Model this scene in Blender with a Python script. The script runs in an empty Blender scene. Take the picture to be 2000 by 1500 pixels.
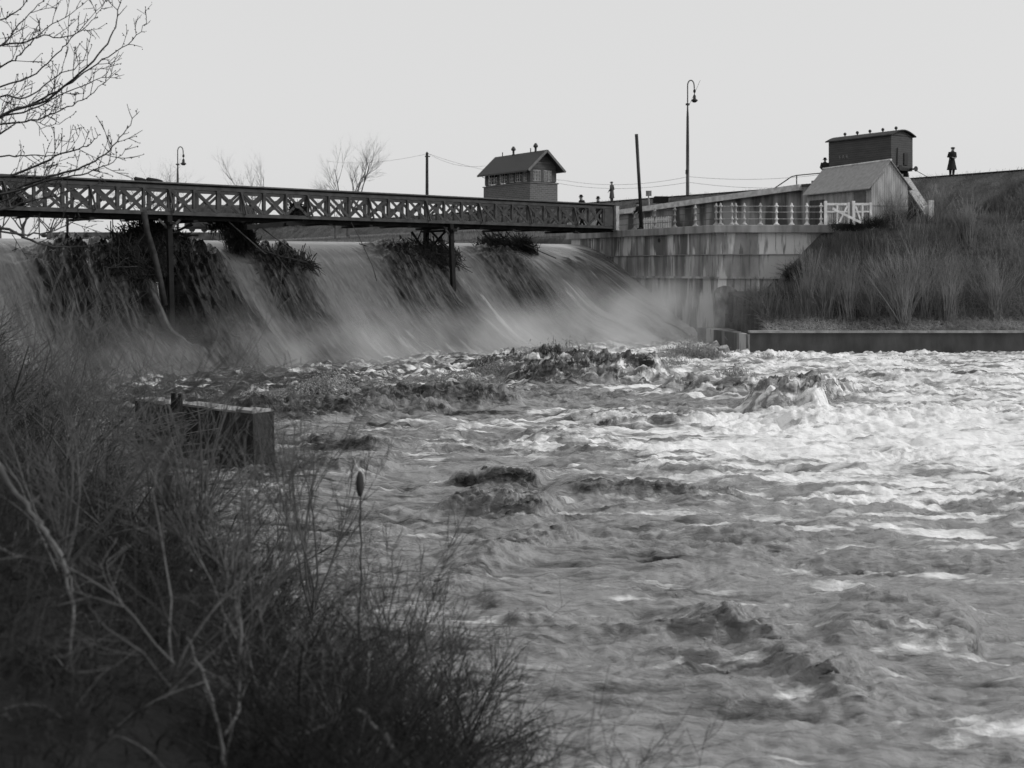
import bpy, bmesh, math, random
import numpy as np
from mathutils import Vector, Matrix
random.seed(7); rng = np.random.default_rng(11)
R = math.radians
scene = bpy.context.scene
COL = scene.collection

# ------------------------------------------------------------------ camera, sky, sun
F = 2300.0                       # focal length in units of the 2000-wide photograph
cam_d = bpy.data.cameras.new('camera'); cam = bpy.data.objects.new('camera', cam_d); COL.objects.link(cam)
cam.location = (0, 0, 0); cam.rotation_euler = (R(90), 0, 0)
cam_d.sensor_width = 36; cam_d.lens = 36*F/2000; cam_d.shift_y = -0.1125
cam_d.clip_start = 0.1; cam_d.clip_end = 6000
cam_d.dof.use_dof = True; cam_d.dof.focus_distance = 30; cam_d.dof.aperture_fstop = 1.9
scene.camera = cam
world = bpy.data.worlds.new('World'); scene.world = world; world.use_nodes = True
wn = world.node_tree; wn.nodes.clear()
sky = wn.nodes.new('ShaderNodeTexSky'); sky.sky_type = 'NISHITA'; sky.sun_disc = False
SUN_EL, SUN_AZ = R(36), R(104)   # azimuth clockwise from +Y: behind the camera, to the right
sky.sun_elevation = SUN_EL; sky.sun_rotation = SUN_AZ; sky.dust_density = 4
bw = wn.nodes.new('ShaderNodeRGBToBW')
mx = wn.nodes.new('ShaderNodeMix'); mx.data_type = 'RGBA'
mx.inputs[0].default_value = 0.72; mx.inputs[7].default_value = (9.0, 9.0, 9.0, 1)   # an even overcast veil over the clear sky
bg = wn.nodes.new('ShaderNodeBackground'); bg.inputs[1].default_value = 0.1
wo = wn.nodes.new('ShaderNodeOutputWorld')
wn.links.new(sky.outputs[0], bw.inputs[0]); wn.links.new(bw.outputs[0], mx.inputs[6])
wn.links.new(mx.outputs[2], bg.inputs[0]); wn.links.new(bg.outputs[0], wo.inputs[0])
sd = bpy.data.lights.new('sun', 'SUN'); sd.energy = 1.7; sd.angle = R(12); sd.color = (1, 1, 1)
sun = bpy.data.objects.new('sun', sd); COL.objects.link(sun)
dirv = Vector((math.sin(SUN_AZ)*math.cos(SUN_EL), math.cos(SUN_AZ)*math.cos(SUN_EL), math.sin(SUN_EL)))
sun.rotation_euler = dirv.to_track_quat('Z', 'Y').to_euler()
scene.view_settings.view_transform = 'Standard'; scene.view_settings.look = 'None'
scene.view_settings.exposure = 0.0; scene.view_settings.gamma = 1
scene.cycles.max_bounces = 6; scene.cycles.volume_bounces = 1; scene.cycles.transparent_max_bounces = 12
scene.cycles.volume_step_rate = 2.0; scene.cycles.volume_max_steps = 64

# ------------------------------------------------------------------ helpers
def P(px, py, d):
    return Vector(((px-1000)*d/F, d, (525-py)*d/F))
def tag(o, label=None, cat=None, group=None, kind=None):
    if label: o['label'] = label
    if cat: o['category'] = cat
    if group: o['group'] = group
    if kind: o['kind'] = kind
    return o
def empty(name, loc=(0, 0, 0), rz=0, label=None, cat=None, group=None, kind=None):
    o = bpy.data.objects.new(name, None); COL.objects.link(o)
    o.location = loc; o.rotation_euler = (0, 0, rz); o.empty_display_size = .2
    return tag(o, label, cat, group, kind)
def link(name, me, m, parent=None, smooth=False):
    o = bpy.data.objects.new(name, me); COL.objects.link(o)
    if m: me.materials.append(m)
    if parent: o.parent = parent
    if smooth: me.polygons.foreach_set('use_smooth', [True]*len(me.polygons))
    return o
class MB:
    """collects simple solids for ONE mesh"""
    def __init__(s): s.v = []; s.f = []
    def add(s, vs, fs):
        b = len(s.v); s.v += [tuple(v) for v in vs]; s.f += [tuple(b+i for i in f) for f in fs]; return s
    def box(s, x0, x1, y0, y1, z0, z1):
        v = [(x, y, z) for z in (z0, z1) for y in (y0, y1) for x in (x0, x1)]
        return s.add(v, [(0,2,3,1),(4,5,7,6),(0,1,5,4),(2,6,7,3),(0,4,6,2),(1,3,7,5)])
    def bar(s, a, b, w, h, up=(0,0,1)):
        a = Vector(a); b = Vector(b); d = (b-a).normalized(); up = Vector(up)
        sx = d.cross(up)
        if sx.length < 1e-4: sx = d.cross(Vector((0,1,0)))
        sx.normalize(); sz = sx.cross(d).normalized()
        v = []
        for p in (a, b):
            for i, j in ((-1,-1),(1,-1),(1,1),(-1,1)): v.append(p+sx*(i*w/2)+sz*(j*h/2))
        return s.add(v, [(0,1,2,3),(7,6,5,4),(0,4,5,1),(1,5,6,2),(2,6,7,3),(3,7,4,0)])
    def tube(s, pts, r, n=8, cap=True):
        pts = [Vector(p) for p in pts]
        if not hasattr(r, '__len__'): r = [r]*len(pts)
        b = len(s.v); ref = None
        for i, p in enumerate(pts):
            t = (pts[min(i+1, len(pts)-1)]-pts[max(i-1, 0)]).normalized()
            if ref is None: ref = t.cross(Vector((0,0,1)) if abs(t.z) < .9 else Vector((1,0,0))).normalized()
            ref = (ref - t*ref.dot(t)).normalized(); o = t.cross(ref)
            for k in range(n):
                a = 2*math.pi*k/n; s.v.append(tuple(p+ref*(math.cos(a)*r[i])+o*(math.sin(a)*r[i])))
        for i in range(len(pts)-1):
            for k in range(n):
                k2 = (k+1) % n; s.f.append((b+i*n+k, b+i*n+k2, b+(i+1)*n+k2, b+(i+1)*n+k))
        if cap:
            s.f.append(tuple(b+k for k in range(n))[::-1]); s.f.append(tuple(b+(len(pts)-1)*n+k for k in range(n)))
        return s
    def lathe(s, prof, c=(0,0,0), n=10):
        return s.tube([(c[0], c[1], c[2]+z) for r, z in prof], [max(r, .002) for r, z in prof], n)
    def prism(s, poly, z0, z1):
        n = len(poly); v = [(x, y, z0) for x, y in poly]+[(x, y, z1) for x, y in poly]
        f = [tuple(range(n))[::-1], tuple(range(n, 2*n))]+[(i, (i+1) % n, n+(i+1) % n, n+i) for i in range(n)]
        return s.add(v, f)
    def ball(s, c, r, n=8, m=6):
        rr = r if hasattr(r, '__len__') else (r, r, r)
        v = []; f = []
        for i in range(m+1):
            t = math.pi*i/m
            for k in range(n):
                a = 2*math.pi*k/n
                v.append((c[0]+rr[0]*max(math.sin(t), .01)*math.cos(a), c[1]+rr[1]*max(math.sin(t), .01)*math.sin(a), c[2]-rr[2]*math.cos(t)))
        for i in range(m):
            for k in range(n): f.append((i*n+k, i*n+(k+1) % n, (i+1)*n+(k+1) % n, (i+1)*n+k))
        return s.add(v, f)
    def build(s, name, m, parent=None, smooth=False, bevel=0):
        me = bpy.data.meshes.new(name); me.from_pydata(s.v, [], s.f)
        bm = bmesh.new(); bm.from_mesh(me); bmesh.ops.recalc_face_normals(bm, faces=bm.faces); bm.to_mesh(me); bm.free()
        me.update(); o = link(name, me, m, parent, smooth)
        if bevel:
            b = o.modifiers.new('bevel', 'BEVEL'); b.width = bevel; b.segments = 2; b.limit_method = 'ANGLE'
        return o
def np_mesh(name, V, Q, m, parent=None, smooth=False, attrs=None):
    V = np.asarray(V, np.float32); Q = np.asarray(Q, np.int32)
    me = bpy.data.meshes.new(name); k = Q.shape[1]
    me.vertices.add(len(V)); me.vertices.foreach_set('co', V.ravel())
    me.loops.add(Q.size); me.loops.foreach_set('vertex_index', Q.ravel())
    me.polygons.add(len(Q)); me.polygons.foreach_set('loop_start', np.arange(0, Q.size, k, dtype=np.int32))
    me.polygons.foreach_set('loop_total', np.full(len(Q), k, np.int32))
    me.update(calc_edges=True)
    for n_, a in (attrs or {}).items():
        at = me.attributes.new(n_, 'FLOAT', 'POINT'); at.data.foreach_set('value', np.asarray(a, np.float32).ravel())
    o = link(name, me, m, parent)
    if smooth: me.polygons.foreach_set('use_smooth', np.ones(len(Q), bool))
    return o
def grid_quads(nr, nc):
    i = np.arange(nr-1)[:, None]*nc+np.arange(nc-1)[None, :]
    return np.stack([i, i+1, i+nc+1, i+nc], -1).reshape(-1, 4)
def tubes(Pts, Rad, sides=3):
    """Pts (M,N,3), Rad (M,N) -> verts, quads for M thin tubes at once"""
    Pts = np.asarray(Pts, float); Rad = np.asarray(Rad, float); M, N, _ = Pts.shape
    T = np.gradient(Pts, axis=1); T /= np.linalg.norm(T, axis=2, keepdims=True)+1e-9
    ref = np.where(np.abs(T[:, :1, 2:3]) < .8, [[[0, 0, 1.0]]], [[[1.0, 0, 0]]])
    A = np.cross(T, np.broadcast_to(ref, T.shape)); A /= np.linalg.norm(A, axis=2, keepdims=True)+1e-9
    B = np.cross(T, A)
    an = np.arange(sides)*2*math.pi/sides
    V = Pts[:, :, None, :]+Rad[:, :, None, None]*(A[:, :, None, :]*np.cos(an)[None, None, :, None]+B[:, :, None, :]*np.sin(an)[None, None, :, None])
    m = np.arange(M)[:, None, None]*N*sides; n = np.arange(N-1)[None, :, None]*sides; k = np.arange(sides)[None, None, :]; k2 = (k+1) % sides
    Q = np.stack(np.broadcast_arrays(m+n+k, m+n+k2, m+n+sides+k2, m+n+sides+k), -1).reshape(-1, 4)
    return V.reshape(-1, 3), Q
def tube_obj(name, batches, m, parent=None, sides=3):
    Vs = []; Qs = []; b = 0
    for Pp, Rr in batches:
        v, q = tubes(Pp, Rr, sides); Vs.append(v); Qs.append(q+b); b += len(v)
    return np_mesh(name, np.concatenate(Vs), np.concatenate(Qs), m, parent)
# gradient noise in numpy
_perm = rng.permutation(256); _perm = np.concatenate([_perm, _perm]); _ga = rng.random(256)*2*math.pi
_gx, _gy = np.cos(_ga), np.sin(_ga)
def pn(x, y, seed=0):
    x = np.asarray(x, float)+seed*17.31; y = np.asarray(y, float)+seed*9.73
    xi = np.floor(x).astype(int); yi = np.floor(y).astype(int); xf = x-xi; yf = y-yi; xi &= 255; yi &= 255
    u = xf*xf*xf*(xf*(xf*6-15)+10); v = yf*yf*yf*(yf*(yf*6-15)+10)
    def g(a, b, dx, dy):
        h = _perm[_perm[a & 255]+(b & 255)]; return _gx[h]*dx+_gy[h]*dy
    a = g(xi, yi, xf, yf); b = g(xi+1, yi, xf-1, yf); c = g(xi, yi+1, xf, yf-1); d = g(xi+1, yi+1, xf-1, yf-1)
    return (a+(b-a)*u+((c+(d-c)*u)-(a+(b-a)*u))*v)*1.5
def fbm(x, y, o=4, seed=0, gain=.5):
    s = 0; a = 1; t = 0
    for i in range(o): s = s+a*pn(x*2**i, y*2**i, seed+i*3); t += a; a *= gain
    return s/t
def ridge(x, y, o=3, seed=0, gain=.5):
    s = 0; a = 1; t = 0
    for i in range(o): s = s+a*(1-np.abs(pn(x*2**i, y*2**i, seed+i*5))*1.7); t += a; a *= gain
    return s/t
def ss(a, b, x):
    t = np.clip((x-a)/(b-a), 0, 1); return t*t*(3-2*t)
def gau(x, c, w): return np.exp(-((x-c)/w)**2)

# ------------------------------------------------------------------ materials
def nodes(name):
    m = bpy.data.materials.new(name); m.use_nodes = True; nt = m.node_tree
    return m, nt, nt.nodes['Principled BSDF'], nt.nodes['Material Output']
def g4(v): return (v, v, v, 1)
def mat(name, c1, c2=None, scale=3.0, stretch=(1, 1, 1), rough=.8, bump=.2, detail=8, lo=.35, hi=.65, spec=.3, metal=0, fine=None, bdist=.02):
    m, nt, b, out = nodes(name); c2 = c1*.6 if c2 is None else c2
    tc = nt.nodes.new('ShaderNodeTexCoord'); mp = nt.nodes.new('ShaderNodeMapping'); mp.inputs['Scale'].default_value = stretch
    no = nt.nodes.new('ShaderNodeTexNoise'); no.inputs['Scale'].default_value = scale; no.inputs['Detail'].default_value = detail
    mr = nt.nodes.new('ShaderNodeMapRange'); mr.inputs[1].default_value = lo; mr.inputs[2].default_value = hi
    mxx = nt.nodes.new('ShaderNodeMix'); mxx.data_type = 'RGBA'; mxx.inputs[6].default_value = g4(c1); mxx.inputs[7].default_value = g4(c2)
    L = nt.links.new
    L(tc.outputs['Object'], mp.inputs[0]); L(mp.outputs[0], no.inputs['Vector']); L(no.outputs[0], mr.inputs[0]); L(mr.outputs[0], mxx.inputs[0])
    L(mxx.outputs[2], b.inputs['Base Color'])
    b.inputs['Roughness'].default_value = rough; b.inputs['Specular IOR Level'].default_value = spec; b.inputs['Metallic'].default_value = metal
    if bump:
        n2 = nt.nodes.new('ShaderNodeTexNoise'); n2.inputs['Scale'].default_value = fine or scale*5; n2.inputs['Detail'].default_value = 6
        L(mp.outputs[0], n2.inputs['Vector'])
        bp = nt.nodes.new('ShaderNodeBump'); bp.inputs['Strength'].default_value = bump; bp.inputs['Distance'].default_value = bdist
        L(n2.outputs[0], bp.inputs['Height']); L(bp.outputs[0], b.inputs['Normal'])
    return m
def planks(name, c1, c2, axis=0, width=.12, rough=.8, horizontal=False):
    """weathered boards: grooves every `width` metres along an object axis"""
    m = mat(name, c1, c2, 4, (1, 1, .25) if not horizontal else (.25, .25, 1), rough, 0)
    nt = m.node_tree; b = nt.nodes['Principled BSDF']; L = nt.links.new
    tc = nt.nodes.new('ShaderNodeTexCoord'); sp = nt.nodes.new('ShaderNodeSeparateXYZ'); L(tc.outputs['Object'], sp.inputs[0])
    fr = nt.nodes.new('ShaderNodeMath'); fr.operation = 'PINGPONG'; fr.inputs[1].default_value = width/2
    if axis == 3:
        ad = nt.nodes.new('ShaderNodeMath'); ad.operation = 'ADD'; L(sp.outputs[0], ad.inputs[0]); L(sp.outputs[1], ad.inputs[1]); L(ad.outputs[0], fr.inputs[0])
    else: L(sp.outputs[axis], fr.inputs[0])
    mr = nt.nodes.new('ShaderNodeMapRange'); mr.inputs[1].default_value = 0; mr.inputs[2].default_value = width*.12; L(fr.outputs[0], mr.inputs[0])
    old = b.inputs['Base Color'].links[0].from_socket
    mu = nt.nodes.new('ShaderNodeMix'); mu.data_type = 'RGBA'; mu.inputs[6].default_value = g4(c2*.4); L(mr.outputs[0], mu.inputs[0]); L(old, mu.inputs[7])
    L(mu.outputs[2], b.inputs['Base Color'])
    bp = nt.nodes.new('ShaderNodeBump'); bp.inputs['Strength'].default_value = .6; bp.inputs['Distance'].default_value = .01
    L(mr.outputs[0], bp.inputs['Height']); L(bp.outputs[0], b.inputs['Normal'])
    return m
def water_mat(name, dark, mid, foam, sc, flow, streak, rgh=.22, bmp=.8, sharp=.75, silt=3.0):
    """muddy water: attribute 'foam' carries foam plus the sky sheen painted on the falls crest, 'mud' the dirtier water plus painted shade; streaky bump"""
    m, nt, b, out = nodes(name); L = nt.links.new
    geo = nt.nodes.new('ShaderNodeTexCoord'); mp = nt.nodes.new('ShaderNodeMapping')
    mp.vector_type = 'TEXTURE'; mp.inputs['Rotation'].default_value = (0, 0, flow); mp.inputs['Scale'].default_value = streak
    L(geo.outputs['Object'], mp.inputs[0])
    a = nt.nodes.new('ShaderNodeAttribute'); a.attribute_name = 'foam'; d = nt.nodes.new('ShaderNodeAttribute'); d.attribute_name = 'mud_shade'
    n1 = nt.nodes.new('ShaderNodeTexNoise'); n1.inputs['Scale'].default_value = sc; n1.inputs['Detail'].default_value = 9; n1.inputs['Roughness'].default_value = .62; n1.inputs['Distortion'].default_value = .6
    L(mp.outputs[0], n1.inputs['Vector'])
    # foam breakup
    ad = nt.nodes.new('ShaderNodeMath'); ad.operation = 'MULTIPLY_ADD'; ad.inputs[1].default_value = 3.0 if silt > 2 else 2.0; L(n1.outputs[0], ad.inputs[0])
    sb = nt.nodes.new('ShaderNodeMath'); sb.operation = 'SUBTRACT'; L(a.outputs['Fac'], sb.inputs[0]); sb.inputs[1].default_value = 2.04 if silt > 2 else 1.52
    L(sb.outputs[0], ad.inputs[2])
    cl = nt.nodes.new('ShaderNodeMapRange'); cl.inputs[1].default_value = 0; cl.inputs[2].default_value = sharp; L(ad.outputs[0], cl.inputs[0])
    n3 = nt.nodes.new('ShaderNodeTexNoise'); n3.inputs['Scale'].default_value = sc*2.6; n3.inputs['Detail'].default_value = 8; n3.inputs['Roughness'].default_value = .68; n3.inputs['Distortion'].default_value = .9
    mp3 = nt.nodes.new('ShaderNodeMapping'); mp3.vector_type = 'TEXTURE'; mp3.inputs['Rotation'].default_value = (0, 0, flow); mp3.inputs['Scale'].default_value = (streak[0]*1.5, streak[1]*.8, 1.5); L(geo.outputs['Object'], mp3.inputs[0]); L(mp3.outputs[0], n3.inputs['Vector'])
    s3 = nt.nodes.new('ShaderNodeMath'); s3.operation = 'MULTIPLY_ADD'; s3.inputs[1].default_value = silt; s3.inputs[2].default_value = -silt/2; L(n3.outputs[0], s3.inputs[0])
    s4 = nt.nodes.new('ShaderNodeMath'); s4.operation = 'ADD'; s4.use_clamp = True; L(s3.outputs[0], s4.inputs[0]); L(d.outputs['Fac'], s4.inputs[1])
    m1 = nt.nodes.new('ShaderNodeMix'); m1.data_type = 'RGBA'; m1.inputs[6].default_value = g4(mid); m1.inputs[7].default_value = g4(dark); L(s4.outputs[0], m1.inputs[0])
    m2 = nt.nodes.new('ShaderNodeMix'); m2.data_type = 'RGBA'; L(m1.outputs[2], m2.inputs[6]); m2.inputs[7].default_value = g4(foam); L(cl.outputs[0], m2.inputs[0])
    L(m2.outputs[2], b.inputs['Base Color'])
    rr = nt.nodes.new('ShaderNodeMapRange'); rr.inputs[3].default_value = rgh; rr.inputs[4].default_value = .8; L(cl.outputs[0], rr.inputs[0]); L(rr.outputs[0], b.inputs['Roughness'])
    b.inputs['IOR'].default_value = 1.33
    n2 = nt.nodes.new('ShaderNodeTexNoise'); n2.inputs['Scale'].default_value = sc*4.5; n2.inputs['Detail'].default_value = 7; n2.inputs['Roughness'].default_value = .6; n2.inputs['Distortion'].default_value = 1.2
    L(mp.outputs[0], n2.inputs['Vector'])
    bp2 = nt.nodes.new('ShaderNodeBump'); bp2.inputs['Strength'].default_value = bmp; bp2.inputs['Distance'].default_value = .05; L(n2.outputs[0], bp2.inputs['Height'])
    bp = nt.nodes.new('ShaderNodeBump'); bp.inputs['Strength'].default_value = bmp; bp.inputs['Distance'].default_value = .14
    L(n1.outputs[0], bp.inputs['Height']); L(bp2.outputs[0], bp.inputs['Normal']); L(bp.outputs[0], b.inputs['Normal'])
    return m
M = {}
M['timber'] = mat('bridge_timber', .06, .032, 2.5, (1, 1, 1), .75, .3)
M['timber_dark'] = mat('dark_timber', .016, .009, 3, (1, 1, 1), .85, .3, spec=.15)  # near-black timber; under the bridge this colour also holds the underside shade
M['timber_top'] = mat('handrail_timber', .09, .05, 3, (1, 1, 1), .7, .2)
M['debris'] = mat('wet_brushwood', .03, .012, 4, (1, 1, 1), .8, 0, spec=.25)
M['debris2'] = mat('bleached_sticks', .10, .04, 4, (1, 1, 1), .8, 0)
M['iron'] = mat('painted_iron', .05, .03, 6, (1, 1, 1), .5, .1)
M['iron_black'] = mat('black_iron', .02, .012, 6, (1, 1, 1), .5, .1)
M['white'] = mat('white_paint', .72, .5, 7, (1, 1, .5), .6, .15)
M['offwhite'] = mat('worn_white_paint', .42, .22, 7, (1, 1, .5), .7, .15)
M['greypaint'] = mat('dulled_paint', .24, .12, 7, (1, 1, .5), .7, .15)
M['coping'] = mat('coping_stone', .62, .36, 2.5, (1, 1, 1), .85, .3)
M['pier'] = mat('wet_concrete', .3, .15, 2.0, (1, 1, .2), .8, .4)
M['brick_wall'] = mat('stained_wall', .3, .07, 1.2, (1, 1, .18), .9, .5, lo=.42, hi=.58)
M['wingface'] = mat('dark_wing_face', .07, .035, 1.5, (1, 1, .4), .9, .4)
M['van'] = planks('van_boards', .07, .05, 2, .14, .7, True)
M['van_roof'] = mat('van_roof', .04, .02, 3)
M['shed_wall'] = planks('shed_boards', .36, .2, 3, .11)
M['shed_dark'] = planks('shed_doors', .07, .04, 3, .16)
M['shed_patch'] = mat('shed_patch', .13, .08, 3, (1, 1, 1), .8)
M['shed_roof'] = mat('galvanised_sheet', .27, .20, 5, (1, 1, 1), .55, .3, metal=.2)
M['box_wood'] = planks('box_boards', .085, .055, 2, .16, .75, True)
M['box_frame'] = mat('box_window_frame', .16, .1, 5)
M['box_roof'] = mat('slate_roof', .045, .028, 7, (1, 1, 1), .65, .5)
M['muntin'] = mat('muntin_paint', .55, .4, 5)
M['coat'] = mat('dark_cloth', .022, .014, 20, rough=.95, bump=0)
M['coat_grey'] = mat('grey_cloth', .07, .05, 20, rough=.95, bump=0)
M['skin'] = mat('skin', .32, .26, 20, rough=.7, bump=0)
M['hat'] = mat('felt_hat', .012, .008, 20, rough=.9, bump=0)
M['shirt'] = mat('white_collar', .6, .5, 20, rough=.9, bump=0)
M['bank'] = mat('bank_earth', .016, .007, 2.2, (1, 1, 1), .95, .8, fine=9, bdist=.1)
M['bank_right'] = mat('bank_grass_base', .12, .05, .9, (1, 1, 1), .95, .9, fine=6, bdist=.1)
M['grass'] = mat('rough_grass', .20, .07, .5, (1, 1, 1), .9, 0)
M['dry_grass'] = mat('dry_flattened_grass', .38, .16, .5, (1, 1, 1), .9, 0)
M['willow'] = mat('willow_stems', .22, .09, .8, (1, 1, 1), .85, 0)
M['bramble'] = mat('dark_undergrowth', .04, .008, .7, (1, 1, 1), .9, 0, lo=.4, hi=.6)
M['twig'] = mat('undergrowth_twigs', .12, .03, .7, (1, 1, 1), .85, 0)
M['twig_light'] = mat('pale_stems', .15, .04, 5, (1, 1, 1), .8, 0)
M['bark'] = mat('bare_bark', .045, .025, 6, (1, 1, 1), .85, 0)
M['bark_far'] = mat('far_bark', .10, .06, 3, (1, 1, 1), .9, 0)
M['track'] = mat('ballast_edge', .09, .05, 4)
m, nt, b, out = nodes('window_glass')
tr = nt.nodes.new('ShaderNodeBsdfTransparent'); gl = nt.nodes.new('ShaderNodeBsdfGlossy'); gl.inputs['Roughness'].default_value = .05
ms = nt.nodes.new('ShaderNodeMixShader'); fz = nt.nodes.new('ShaderNodeFresnel'); nt.links.new(fz.outputs[0], ms.inputs[0])
nt.links.new(tr.outputs[0], ms.inputs[1]); nt.links.new(gl.outputs[0], ms.inputs[2]); nt.links.new(ms.outputs[0], out.inputs[0]); M['glass'] = m
# concrete of the pier head: run-off streaks and limewash patches
def concrete(name, base, streak_d, streak_l):
    m = mat(name, base, base*.55, 1.1, (1, 1, .5), .88, .35, fine=14)
    nt = m.node_tree; b = nt.nodes['Principled BSDF']; L = nt.links.new
    old = b.inputs['Base Color'].links[0].from_socket
    tc = nt.nodes.new('ShaderNodeTexCoord')
    for sc, col, lo, hi, st in ((1.6, streak_d, .48, .58, (1, 1, .09)), (1.3, streak_l, .53, .58, (1, 1, .16)), (6, streak_d, .56, .66, (1, 1, .1))):
        mp = nt.nodes.new('ShaderNodeMapping'); mp.inputs['Scale'].default_value = st; mp.inputs['Location'].default_value = (sc*3, sc, 0)
        no = nt.nodes.new('ShaderNodeTexNoise'); no.inputs['Scale'].default_value = sc; no.inputs['Detail'].default_value = 7
        mr = nt.nodes.new('ShaderNodeMapRange'); mr.inputs[1].default_value = lo; mr.inputs[2].default_value = hi; mr.inputs[4].default_value = .8
        mxx = nt.nodes.new('ShaderNodeMix'); mxx.data_type = 'RGBA'; mxx.inputs[7].default_value = g4(col)
        L(tc.outputs['Object'], mp.inputs[0]); L(mp.outputs[0], no.inputs['Vector']); L(no.outputs[0], mr.inputs[0]); L(mr.outputs[0], mxx.inputs[0]); L(old, mxx.inputs[6])
        old = mxx.outputs[2]
    L(old, b.inputs['Base Color']); return m
M['conc'] = concrete('stained_concrete', .32, .08, .62)
M['patch'] = mat('bare_rubble_patch', .24, .08, 3.5, (1, 1, .5), .95, .8)
M['lime'] = concrete('limewashed_render', .42, .1, .68)
M['conc_low'] = concrete('wet_lower_concrete', .22, .06, .45)
M['conc_band'] = concrete('band_concrete', .30, .10, .42)
m = mat('box_brick', .10, .07, 3, bump=0)
nt = m.node_tree; b = nt.nodes['Principled BSDF']; L = nt.links.new
br = nt.nodes.new('ShaderNodeTexBrick'); tc = nt.nodes.new('ShaderNodeTexCoord'); sp = nt.nodes.new('ShaderNodeSeparateXYZ'); cb = nt.nodes.new('ShaderNodeCombineXYZ')
ad = nt.nodes.new('ShaderNodeMath'); L(tc.outputs['Object'], sp.inputs[0]); L(sp.outputs[0], ad.inputs[0]); L(sp.outputs[1], ad.inputs[1]); L(ad.outputs[0], cb.inputs[0]); L(sp.outputs[2], cb.inputs[1])
L(cb.outputs[0], br.inputs['Vector']); br.inputs['Scale'].default_value = 1; br.inputs['Brick Width'].default_value = .46; br.inputs['Row Height'].default_value = .17; br.inputs['Mortar Size'].default_value = .016
br.inputs['Color1'].default_value = g4(.075); br.inputs['Color2'].default_value = g4(.11); br.inputs['Mortar'].default_value = g4(.19); L(br.outputs[0], b.inputs['Base Color']); M['brick'] = m

# ------------------------------------------------------------------ frames of the place
B0 = np.array([5.98, 70.5]); E = np.array([-.767, -.642]); N = np.array([.642, -.767])     # right end of the bridge, along it, downstream
ANG = math.atan2(E[1], E[0])
RA = np.array([25.7, 68.0]); RD = np.array([-.558, .830]); RN = np.array([.830, .558])     # railway edge, receding; away from river
RANG = math.atan2(RD[1], RD[0])
def s_at(px, u=0):
    k = (px-1000)/F; return (B0[0]+N[0]*u-k*(B0[1]+N[1]*u))/(-E[0]+k*E[1])
def wp(s, u, z=0):
    p = B0+E*s+N*u; return Vector((p[0], p[1], z))
ZW = -4.0

# ------------------------------------------------------------------ river below the weir
nr, nc = 900, 1150
tY = np.linspace(0, 1, nr); Y = 7.0*(66/7.0)**tY
U = np.linspace(-1, 1, nc)
YY = np.repeat(Y[:, None], nc, 1)
XX = U[None, :]*(10+.56*Y[:, None])+(.5+.05*Y[:, None])
uu = (XX-B0[0])*N[0]+(YY-B0[1])*N[1]; sv = (XX-B0[0])*E[0]+(YY-B0[1])*E[1]
wx = XX+1.2*fbm(XX*.18, YY*.18, 2, 40); wy = YY+1.2*fbm(XX*.18, YY*.18, 2, 41)
near = ss(34, 12, YY)                       # calmer reach in front
boil = ss(26, 12, uu)*ss(4, 7.5, uu)         # under the falls
xr, yr = XX*math.cos(.10)-YY*math.sin(.10), XX*math.sin(.10)+YY*math.cos(.10)
wx = xr+1.3*fbm(xr*.16, yr*.2, 3, 40); wy = yr+1.0*fbm(xr*.16, yr*.24, 3, 41)
def rg(fx, fy, o, sd, g=.5): return 1-np.abs(fbm(wx*fx, wy*fy, o, sd, g))*2.4     # sharp-crested
h = .20*(ridge(wx*.15, wy*.40, 3, 3)-.6)+.15*fbm(wx*.4, wy*1.0, 4, 7)
h += .115*(rg(.42, 1.5, 4, 101)-.4)*(.35+.65*ss(-.2, .3, fbm(XX*.12, YY*.22, 2, 120)))+.035*(rg(1.1, 3.6, 3, 102)-.4)+.016*(rg(2.6, 8.0, 2, 103)-.4)*ss(35, 20, YY)
h += (.12*(1-.55*near)+.22*boil)*(rg(.5, .95, 4, 9, .52)-.45)
h += boil*(.45*fbm(wx*.35, wy*.6, 5, 13, .6)+.06*rg(1.4, 2.2, 3, 17)-.10-.25*ss(-.02, -.25, XX/YY))
patch = ss(-.1, .35, fbm(XX*.16, YY*.3, 2, 21))
h += (.07+.15*patch*(1-.5*near))*(ridge(wx*1.5, wy*2.6, 4, 19, .6)-.5)+.12*(1-near)*fbm(wx*1.1, wy*1.9, 4, 20, .6)
def wave(x0, y0, x1, y1, hgt, w, seed, jag=.5, back=2.2):
    """a standing wave along a line: steep towards the camera, long behind, torn crest"""
    global h, crest, chop
    dx, dy = x1-x0, y1-y0; L_ = math.hypot(dx, dy); tx, ty = dx/L_, dy/L_
    a = ((XX-x0)*tx+(YY-y0)*ty)/L_; q = (XX-x0)*(-ty)+(YY-y0)*tx
    q = q+.35*w*2*fbm(XX*1.1, YY*1.1, 3, seed)
    env = ss(-.12, .18, a)*ss(1.12, .82, a)
    prof = np.where(q < 0, np.exp(-(q/w)**2), np.exp(-(q/(w*back))**2))
    torn = 1+jag*(fbm(XX*.9, YY*1.6, 5, seed+5, .6)+.35*ridge(XX*1.6, YY*2.6, 3, seed+8)-.2)
    torn = torn+jag*.35*(1-np.abs(fbm(XX*2.6, YY*4.2, 4, seed+31, .6))*2.6-.4)
    add = hgt*.8*env*prof*torn; h = h+add; chop = chop+add*(1.0 if hgt < .5 else .6)
    crest = np.maximum(crest, env*np.exp(-((q+w*.4)/(w*.6))**2)*min(1, hgt*1.6))
crest = np.zeros_like(h); chop = np.zeros_like(h)
def wpix(p0, p1, hgt, w, seed, **k):
    a = []
    for px, py in (p0, p1):
        d = -ZW*F/(py-525); a += [(px-1000)*d/F, d]
    wave(a[0], a[1], a[2], a[3], hgt, w, seed, **k)
wpix((1240, 1225), (1400, 1245), .20, .26, 61, jag=.9)
wpix((1340, 1205), (1510, 1265), .22, .28, 161, jag=.9)
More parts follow.
